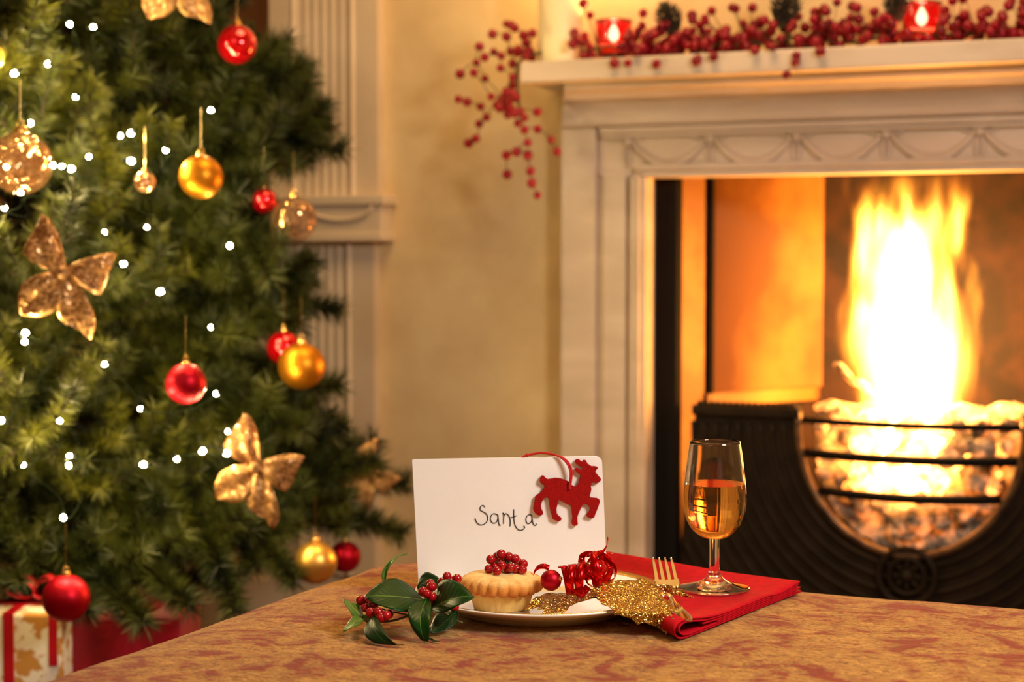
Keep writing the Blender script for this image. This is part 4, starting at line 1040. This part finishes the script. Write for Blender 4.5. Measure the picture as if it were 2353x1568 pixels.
# ------------------------------------------------------------------ camellia sprig with berries
def leaf(parent, bpt, tpt, mpt, upt, dpt, mat, name='leaf', fold=.0025, serr=.0):
    """base, tip, middle of the rib, and the points where the two halves are widest: (px, py, Y)"""
    b_, t_, m_, u_, d_ = [P(*q) for q in (bpt, tpt, mpt, upt, dpt)]
    ctrl = m_*2 - (b_+t_)/2; wu, wd = u_-m_, d_-m_
    nrm = wu.cross(t_-b_).normalized()
    if nrm.y > 0: nrm = -nrm
    nu, nv = 12, 26; v = []; uvs = []
    for j in range(nv+1):
        t = j/nv; c = b_*(1-t)**2 + ctrl*2*t*(1-t) + t_*t*t
        w_ = (math.sin(PI*t**.80))**.75 if 0 < t < 1 else 0.02; w_ *= 1 + serr*math.sin(t*70)
        for i in range(nu+1):
            u = i/nu*2-1; k = abs(u); side = wu if u > 0 else wd
            v.append(c + side*(k*w_) + nrm*(fold*k*w_ - .0018*k*k*w_ + .0008*math.sin(t*9+u*4)*k)); uvs.append((i/nu, t))
    f = [(j*(nu+1)+i, j*(nu+1)+i+1, (j+1)*(nu+1)+i+1, (j+1)*(nu+1)+i) for j in range(nv) for i in range(nu)]
    v = [(max(q.z, TT+.0008), q)[1] if q.z > TT+.0008 else Vector((q.x, q.y, TT+.0008)) for q in v]
    loc = parent.location; me = bpy.data.meshes.new(name); me.from_pydata([tuple(q-loc) for q in v], [], f); me.update()
    uv = me.uv_layers.new(name='UVMap')
    for l in me.loops: uv.data[l.index].uv = uvs[l.vertex_index]
    me.polygons.foreach_set('use_smooth', [True]*len(me.polygons)); me.materials.append(mat)
    o = link(name, me, parent); md = o.modifiers.new('s', 'SOLIDIFY'); md.thickness = .0005; md.offset = -1; return o
def c1(a, b_, Y): return (760+a/3.46, 1230+b_/3.46, Y)
sg = thing('camellia_sprig', 'sprig of glossy green leaves and red berries lying left of the plate', 'sprig', PZ(900, 1440, TT))
leaf(sg, c1(735,517,1.560), c1(283,487,1.545), c1(500,488,1.548), c1(470,352,1.580), c1(500,606,1.525), M['leaf'], serr=.01)
leaf(sg, c1(800,592,1.550), c1(1138,492,1.515), c1(975,510,1.525), c1(935,356,1.552), c1(965,598,1.512), M['leaf'], serr=.01)
leaf(sg, c1(768,505,1.545), c1(768,882,1.500), c1(712,690,1.505), c1(614,650,1.510), c1(795,690,1.502), M['leaf'], serr=.01)
leaf(sg, c1(690,425,1.600), c1(905,385,1.590), c1(790,355,1.60), c1(770,305,1.61), c1(790,440,1.59), M['leaf_dark'])
leaf(sg, c1(430,372,1.600), c1(606,150,1.63), c1(470,215,1.61), c1(432,240,1.605), c1(488,225,1.605), M['leaf_pale'])
leaf(sg, c1(262,668,1.545), c1(108,512,1.545), c1(190,590,1.540), c1(215,560,1.56), c1(150,620,1.53), M['leaf_pale'])
leaf(sg, c1(258,672,1.535), c1(98,762,1.510), c1(175,700,1.52), c1(170,660,1.53), c1(190,735,1.508), M['leaf_pale'])
leaf(sg, c1(342,640,1.530), c1(580,915,1.484), c1(380,800,1.490), c1(300,830,1.495), c1(455,800,1.487), M['leaf_dark'])
leaf(sg, c1(1000,600,1.545), c1(790,772,1.520), c1(900,700,1.535), c1(830,650,1.550), c1(960,745,1.530), M['leaf_dark'])
leaf(sg, c1(760,800,1.515), c1(868,866,1.497), c1(810,850,1.500), c1(812,838,1.503), c1(810,860,1.498), M['leaf_dark'])
leaf(sg, c1(345,700,1.535), c1(215,650,1.55), c1(275,665,1.545), c1(280,640,1.55), c1(280,700,1.537), M['leaf_pale'])
stl = sg.location
def stem(pts, r): MB().tube(smooth_pts([P(*c1(*q))-stl for q in pts], 5), r, 8).build('stem', M['stem'], sg, True)
stem([(1050,700,1.545),(1000,680,1.545),(940,640,1.545),(860,600,1.548),(760,590,1.555),(620,640,1.545),(500,680,1.54),(360,690,1.535),(255,668,1.54)], .0011)
stem([(740,520,1.56),(765,560,1.556),(770,595,1.553)], .0009)
stem([(620,640,1.545),(560,625,1.55),(470,605,1.555),(330,560,1.56),(285,470,1.57)], .0008)
stem([(430,372,1.60),(440,480,1.59),(520,600,1.555)], .0008)
stem([(770,590,1.552),(800,520,1.56),(850,420,1.57),(925,345,1.575)], .0008)
def sprig_berries(lst):
    for (a, b_, Y) in lst:
        p = P(*c1(a, b_, Y)); p.z = max(p.z, TT+.005); o = link('berry', bmesh9, sg, p-stl); s_ = random.uniform(.92, 1.08); o.scale = (s_,)*3
sprig_berries([(240,520,1.555),(276,578,1.545),(318,618,1.535),(378,612,1.53),(440,640,1.525),(310,545,1.56),(290,515,1.565),(340,560,1.555),(400,655,1.525),(460,630,1.535)])
sprig_berries([(790,385,1.565),(803,412,1.555),(765,468,1.545),(735,450,1.55),(805,492,1.55),(800,530,1.555),(925,328,1.57),(1003,348,1.565),(885,375,1.58),(985,578,1.55),(950,365,1.585)])

# ------------------------------------------------------------------ curled ribbon and two small baubles
t = thing('bauble', 'tiny red satin bauble between the pie and the ribbon curls', 'bauble', P(1266, 1334, 1.592)); bauble_parts(t, .0103, M['red_satin']); t.rotation_euler = (.5, 1.3, 0)
t = thing('bauble', 'tiny shiny red bauble inside the ribbon curls', 'bauble', P(1372, 1308, 1.600)); bauble_parts(t, .0100, M['red_shiny']); t.rotation_euler = (.3, -1.0, 0)
rb = thing('curling_ribbon', 'coils of shiny red foil ribbon in front of the card', 'ribbon', P(1330, 1340, 1.60))
def strip(path, wdirs, hwid, name='curl'):
    n = len(path); v = []
    for i, p in enumerate(path): w_ = wdirs[i].normalized()*hwid; v += [p-w_-rb.location, p+w_-rb.location]
    o = MB().add(v, [(2*i, 2*i+1, 2*i+3, 2*i+2) for i in range(n-1)]).build(name, M['foil'], rb, True)
    md = o.modifiers.new('s', 'SOLIDIFY'); md.thickness = .0003; return o
def helix(c0, c1_, r0, r1, turns, a0, hwid=.0042, tilt=0.0, n=90):
    c0, c1_ = Vector(c0), Vector(c1_); ax = (c1_-c0).normalized(); e1 = ax.cross(Vector((0, 0, 1))).normalized(); e2 = e1.cross(ax)
    path = []; wd = []
    for i in range(n):
        t = i/(n-1); a = a0 + turns*2*PI*t; r = r0+(r1-r0)*t; rad = e1*math.cos(a)+e2*math.sin(a)
        path.append(c0.lerp(c1_, t) + rad*r); wd.append(ax + rad*tilt)
    return strip(path, wd, hwid)
helix(P(1294, 1334, 1.592), P(1346, 1330, 1.590), .0142, .0160, 2.35, 1.2, .0037)
def ring(c, axis, r, hwid, a0, a1, cone_=0.0, grow=0.0):
    ax = Vector(axis).normalized(); e1 = ax.orthogonal().normalized(); e2 = ax.cross(e1); path = []; wd = []
    for i in range(49):
        t = i/48; a = a0 + (a1-a0)*t; rad = e1*math.cos(a)+e2*math.sin(a)
        path.append(Vector(c) + rad*(r+grow*t) + ax*(.004*t)); wd.append(ax + rad*cone_)
    strip(path, wd, hwid)
cb = P(1374, 1308, 1.598)
ring(cb, (.95, -.2, .25), .0168, .0036, 0, 6.6, .1, .001)
ring(cb, (.5, -.5, .75), .0176, .0034, 1, 7.0, -.1, .001)
ring(cb, (.75, .55, -.35), .0182, .0034, 2, 7.4, .1, .001)
ring(cb + Vector((-.005, 0, -.001)), (.98, .1, .1), .0178, .0036, .5, 6.2, .2, .001)
def ribbon(pts, wd, hwid): 
    q_ = smooth_pts([P(*p) for p in pts], 8); strip(q_, [Vector(wd)]*len(q_), hwid)
ribbon([(1345,1300,1.60),(1330,1284,1.60),(1348,1274,1.60),(1375,1276,1.60),(1388,1266,1.605),(1396,1250,1.615),(1395,1240,1.62)], (.2, -.5, 1), .0036)
ribbon([(1262,1306,1.62),(1250,1302,1.62),(1236,1305,1.622),(1226,1318,1.62)], (.2, .6, 1), .0028)
ribbon([(1340,1352,1.585),(1352,1362,1.575),(1338,1366,1.57),(1318,1356,1.58)], (.6, -.2, 1), .0042)

# ------------------------------------------------------------------ gold glitter leaves
gs = thing('glitter_leaves', 'spray of gold glitter holly leaves across the plate edge and fork', 'ornament', P(1360, 1375, 1.58))
def gold_leaf(outl, yfun, name='leaf'):
    step = 7
    pts2 = [Vector((x, -y)) for x, y in outl]; nb0 = len(pts2); xs_ = [p.x for p in pts2]; ys_ = [p.y for p in pts2]
    def inside(x, y):
        c = False; j = nb0-1
        for i in range(nb0):
            if (ys_[i] > y) != (ys_[j] > y) and x < (xs_[j]-xs_[i])*(y-ys_[i])/(ys_[j]-ys_[i])+xs_[i]: c = not c
            j = i
        return c
    ext = list(pts2)
    gx = min(xs_)
    while gx < max(xs_):
        gy = min(ys_)
        while gy < max(ys_):
            if inside(gx, gy) and min((gx-p.x)**2+(gy-p.y)**2 for p in pts2) > 8: ext.append(Vector((gx + random.uniform(-1,1), gy + random.uniform(-1,1))))
            gy += step
        gx += step
    r = delaunay_2d_cdt(ext, [], [list(range(nb0))], 1, 1e-5)
    v = []
    for q in r[0]:
        Y = yfun(q.x, -q.y); p = P(q.x, -q.y, Y); v.append(p - gs.location)
    o = MB().add(v, r[2]).build(name, M['leaf_gold'], gs, True)
    md = o.modifiers.new('s', 'SOLIDIFY'); md.thickness = .0006; return o
g2 = lambda l: [(1180+a/3.135, 1000+b_/3.135) for a, b_ in l]
g1 = lambda l: [(760+a/3.46, 1230+b_/3.46) for a, b_ in l]
main_l = g2([(550,1112),(600,1095),(632,1078),(650,1065),(700,1048),(740,1050),(760,1042),(800,1048),(830,1045),(870,1048),(900,1035),(925,1028),(950,1040),(975,1060),(1010,1080),(1045,1115),(1065,1145),(1085,1180),(1110,1192),(1142,1200),(1122,1218),(1160,1236),(1188,1270),(1150,1262),(1132,1270),(1135,1290),(1148,1308),(1165,1335),(1128,1338),(1108,1352),(1108,1380),(1107,1440),(1080,1420),(1040,1390),(990,1370),(945,1352),(915,1358),(888,1372),(872,1345),(850,1325),(800,1310),(760,1298),(724,1302),(720,1265),(690,1235),(640,1220),(620,1195),(600,1160),(560,1150)])
def ymain(x, y):      # hangs from the plate rim down to the napkin edge
    t = (y-1328)/130; return 1.592 - .070*min(1, max(0, t)*1.6) - .004*math.sin((x-1360)/190*PI)*(1-t) + .0022*math.sin(x*.09+y*.05)
gold_leaf(main_l, ymain)
left_l = g1([(1545,600),(1562,562),(1590,545),(1600,520),(1640,490),(1662,492),(1700,470),(1760,462),(1800,470),(1830,462),(1900,472),(1940,462),(1980,465),(2060,460),(2100,468),(2110,500),(2060,512),(2000,530),(1960,540),(1900,570),(1880,600),(1840,632),(1800,618),(1740,635),(1675,634),(1684,612),(1692,590),(1640,598),(1660,570),(1600,592)])
gold_leaf(left_l, lambda x, y: 1.600 - .035*((y-1362)/50) + .0018*math.sin(x*.12))
tw_l = g2([(920,1092),(955,1080),(990,1068),(1050,1078),(1100,1078),(1130,1085),(1172,1088),(1180,1105),(1228,1118),(1238,1138),(1270,1155),(1310,1178),(1262,1170),(1215,1168),(1190,1157),(1150,1152),(1100,1132),(1050,1112),(990,1105),(950,1102)])
gold_leaf(tw_l, lambda x, y: 1.600 - .018*(x-1475)/110 + .002*math.sin(x*.1))
MB().tube(smooth_pts([P(*c1(a, b_, Y))-gs.location for a, b_, Y in ((2060,492,1.577),(2100,498,1.575),(2150,510,1.573),(2168,522,1.572),(2130,515,1.572),(2105,488,1.573))], 5), .0006, 6).build('wire', M['ink'], gs, True)

# ------------------------------------------------------------------ fork
H0 = P(1568, 1425, 1.512); T0 = P(1521, 1283, 1.682)
fk = thing('fork', 'polished steel four tined fork lying on the red napkin', 'fork', H0)
d = Vector((T0.x-H0.x, T0.y-H0.y, 0)); FL = d.length; d.normalize(); sx = Vector((d.y, -d.x, 0))
hz = T0.z - H0.z
def fz(t): 
    return hz*(.10*t + .02*math.sin(PI*t)) if t < .5 else hz*(.05+.02 + .93*((t-.5)/.5)**1.35 - .0)
def fpt(t, x, up=0.0): p = d*(FL*t) + sx*x; p.z = fz(t) + up; return p
ws = [(0, .0085), (.015, .0100), (.05, .0098), (.15, .0082), (.28, .0055), (.42, .0030), (.52, .0024), (.58, .0032), (.64, .0085), (.69, .0118), (.75, .0120)]
def body(ws, th):
    pts = []; NX = 12
    tt = np.linspace(0, ws[-1][0], 46); wv = np.interp(tt, [q[0] for q in ws], [q[1] for q in ws])
    for t, w_ in zip(tt, wv):
        for i in range(NX+1):
            x = -1 + 2*i/NX; edge = .0007*max(0, abs(x)-.75)/.25 if t < .38 else 0
            dish = .0010*x*x if t > .6 else -.0006*x*x
            pts.append(fpt(t, x*w_, th*.5 + dish + edge))
        for i in range(NX+1):
            x = 1 - 2*i/NX; dish = .0010*x*x if t > .6 else -.0006*x*x
            pts.append(fpt(t, x*w_, -th*.5 + dish))
    n = 2*(NX+1); m = len(tt); f = []
    for i in range(m-1):
        for k in range(n): f.append((i*n+k, i*n+(k+1) % n, (i+1)*n+(k+1) % n, (i+1)*n+k))
    f.append(tuple(range(n))); f.append(tuple((m-1)*n+k for k in range(n))); return MB().add(pts, f)
body(ws, .0020).build('handle', M['steel'], fk, 'auto')
for k in range(4):
    xc = (-.0097 + k*.00647); v = []; f = []
    tt = [(.73, .0022), (.80, .0020), (.88, .0019), (.95, .0015), (.985, .0010), (1.0, .0004)]
    for (t, w_) in tt:
        for (a, b_) in ((-1, .6), (1, .6), (1, -.6), (-1, -.6)): v.append(fpt(t, xc*(1-.04*(t-.73)/.27) + a*w_, b_*.0011))
    for i in range(len(tt)-1):
        for j in range(4): f.append((i*4+j, i*4+(j+1) % 4, (i+1)*4+(j+1) % 4, (i+1)*4+j))
    f += [(0, 1, 2, 3), (20, 23, 22, 21)]
    MB().add(v, f).build('tine', M['steel'], fk, bevel=.0004)

# ------------------------------------------------------------------ wine glass
GY = 1.690; gbase = P(1641, 1371, GY); gbase.z = TT + .0108
wg = thing('wine_glass', 'small stemmed glass half full of amber wine standing on the red napkin', 'glass', gbase)
u = GY/FPX
def gp(hw_, y): return (hw_*u, P(1641, y, GY).z - gbase.z)
outer_p = [(.0001, .0), (.030, .0), (81*u, .0006), (81.5*u, .0014), (80*u, .0024), (60*u, .0042), (38*u, .0068), (22*u, .0110), (14*u, .0170), (11.8*u, .0260), (11.2*u, .0400), (12*u, .0500), (14*u, .0560)] + [gp(*q) for q in ((24,1236),(42,1226),(54,1214),(63,1199),(69,1180),(72,1160),(72.6,1142),(71.5,1120),(69.5,1100),(66.5,1075),(62.5,1045),(57.8,1015))]
inner_p = [gp(*q) for q in ((56.0,1013.6),(60.6,1045),(64.6,1075),(67.6,1100),(69.6,1120),(70.7,1142),(70.1,1160),(67,1180),(60.8,1198),(51.5,1212),(38,1223),(18,1231))] + [(.0001, gp(0, 1233)[1])]
def rs(pr, n=4): return [(max(.0001, q.x), q.y) for q in smooth_pts([(a, b_, 0) for a, b_ in pr], n)]
MB().lathe(rs(outer_p) + rs(inner_p), 72).build('glass', M['glass'], wg, True)
zl = P(1641, 1111, GY).z - gbase.z
liq = [p for p in rs(inner_p)[::-1] if p[1] < zl]
liq = [(.0001, liq[0][1]-.0003)] + [(r + .00025, z - .0001) for r, z in liq[1:]] + [(68.7*u + .00025, zl), (.0001, zl)]
MB().lathe(liq, 72).build('wine', M['wine'], wg, 'auto')
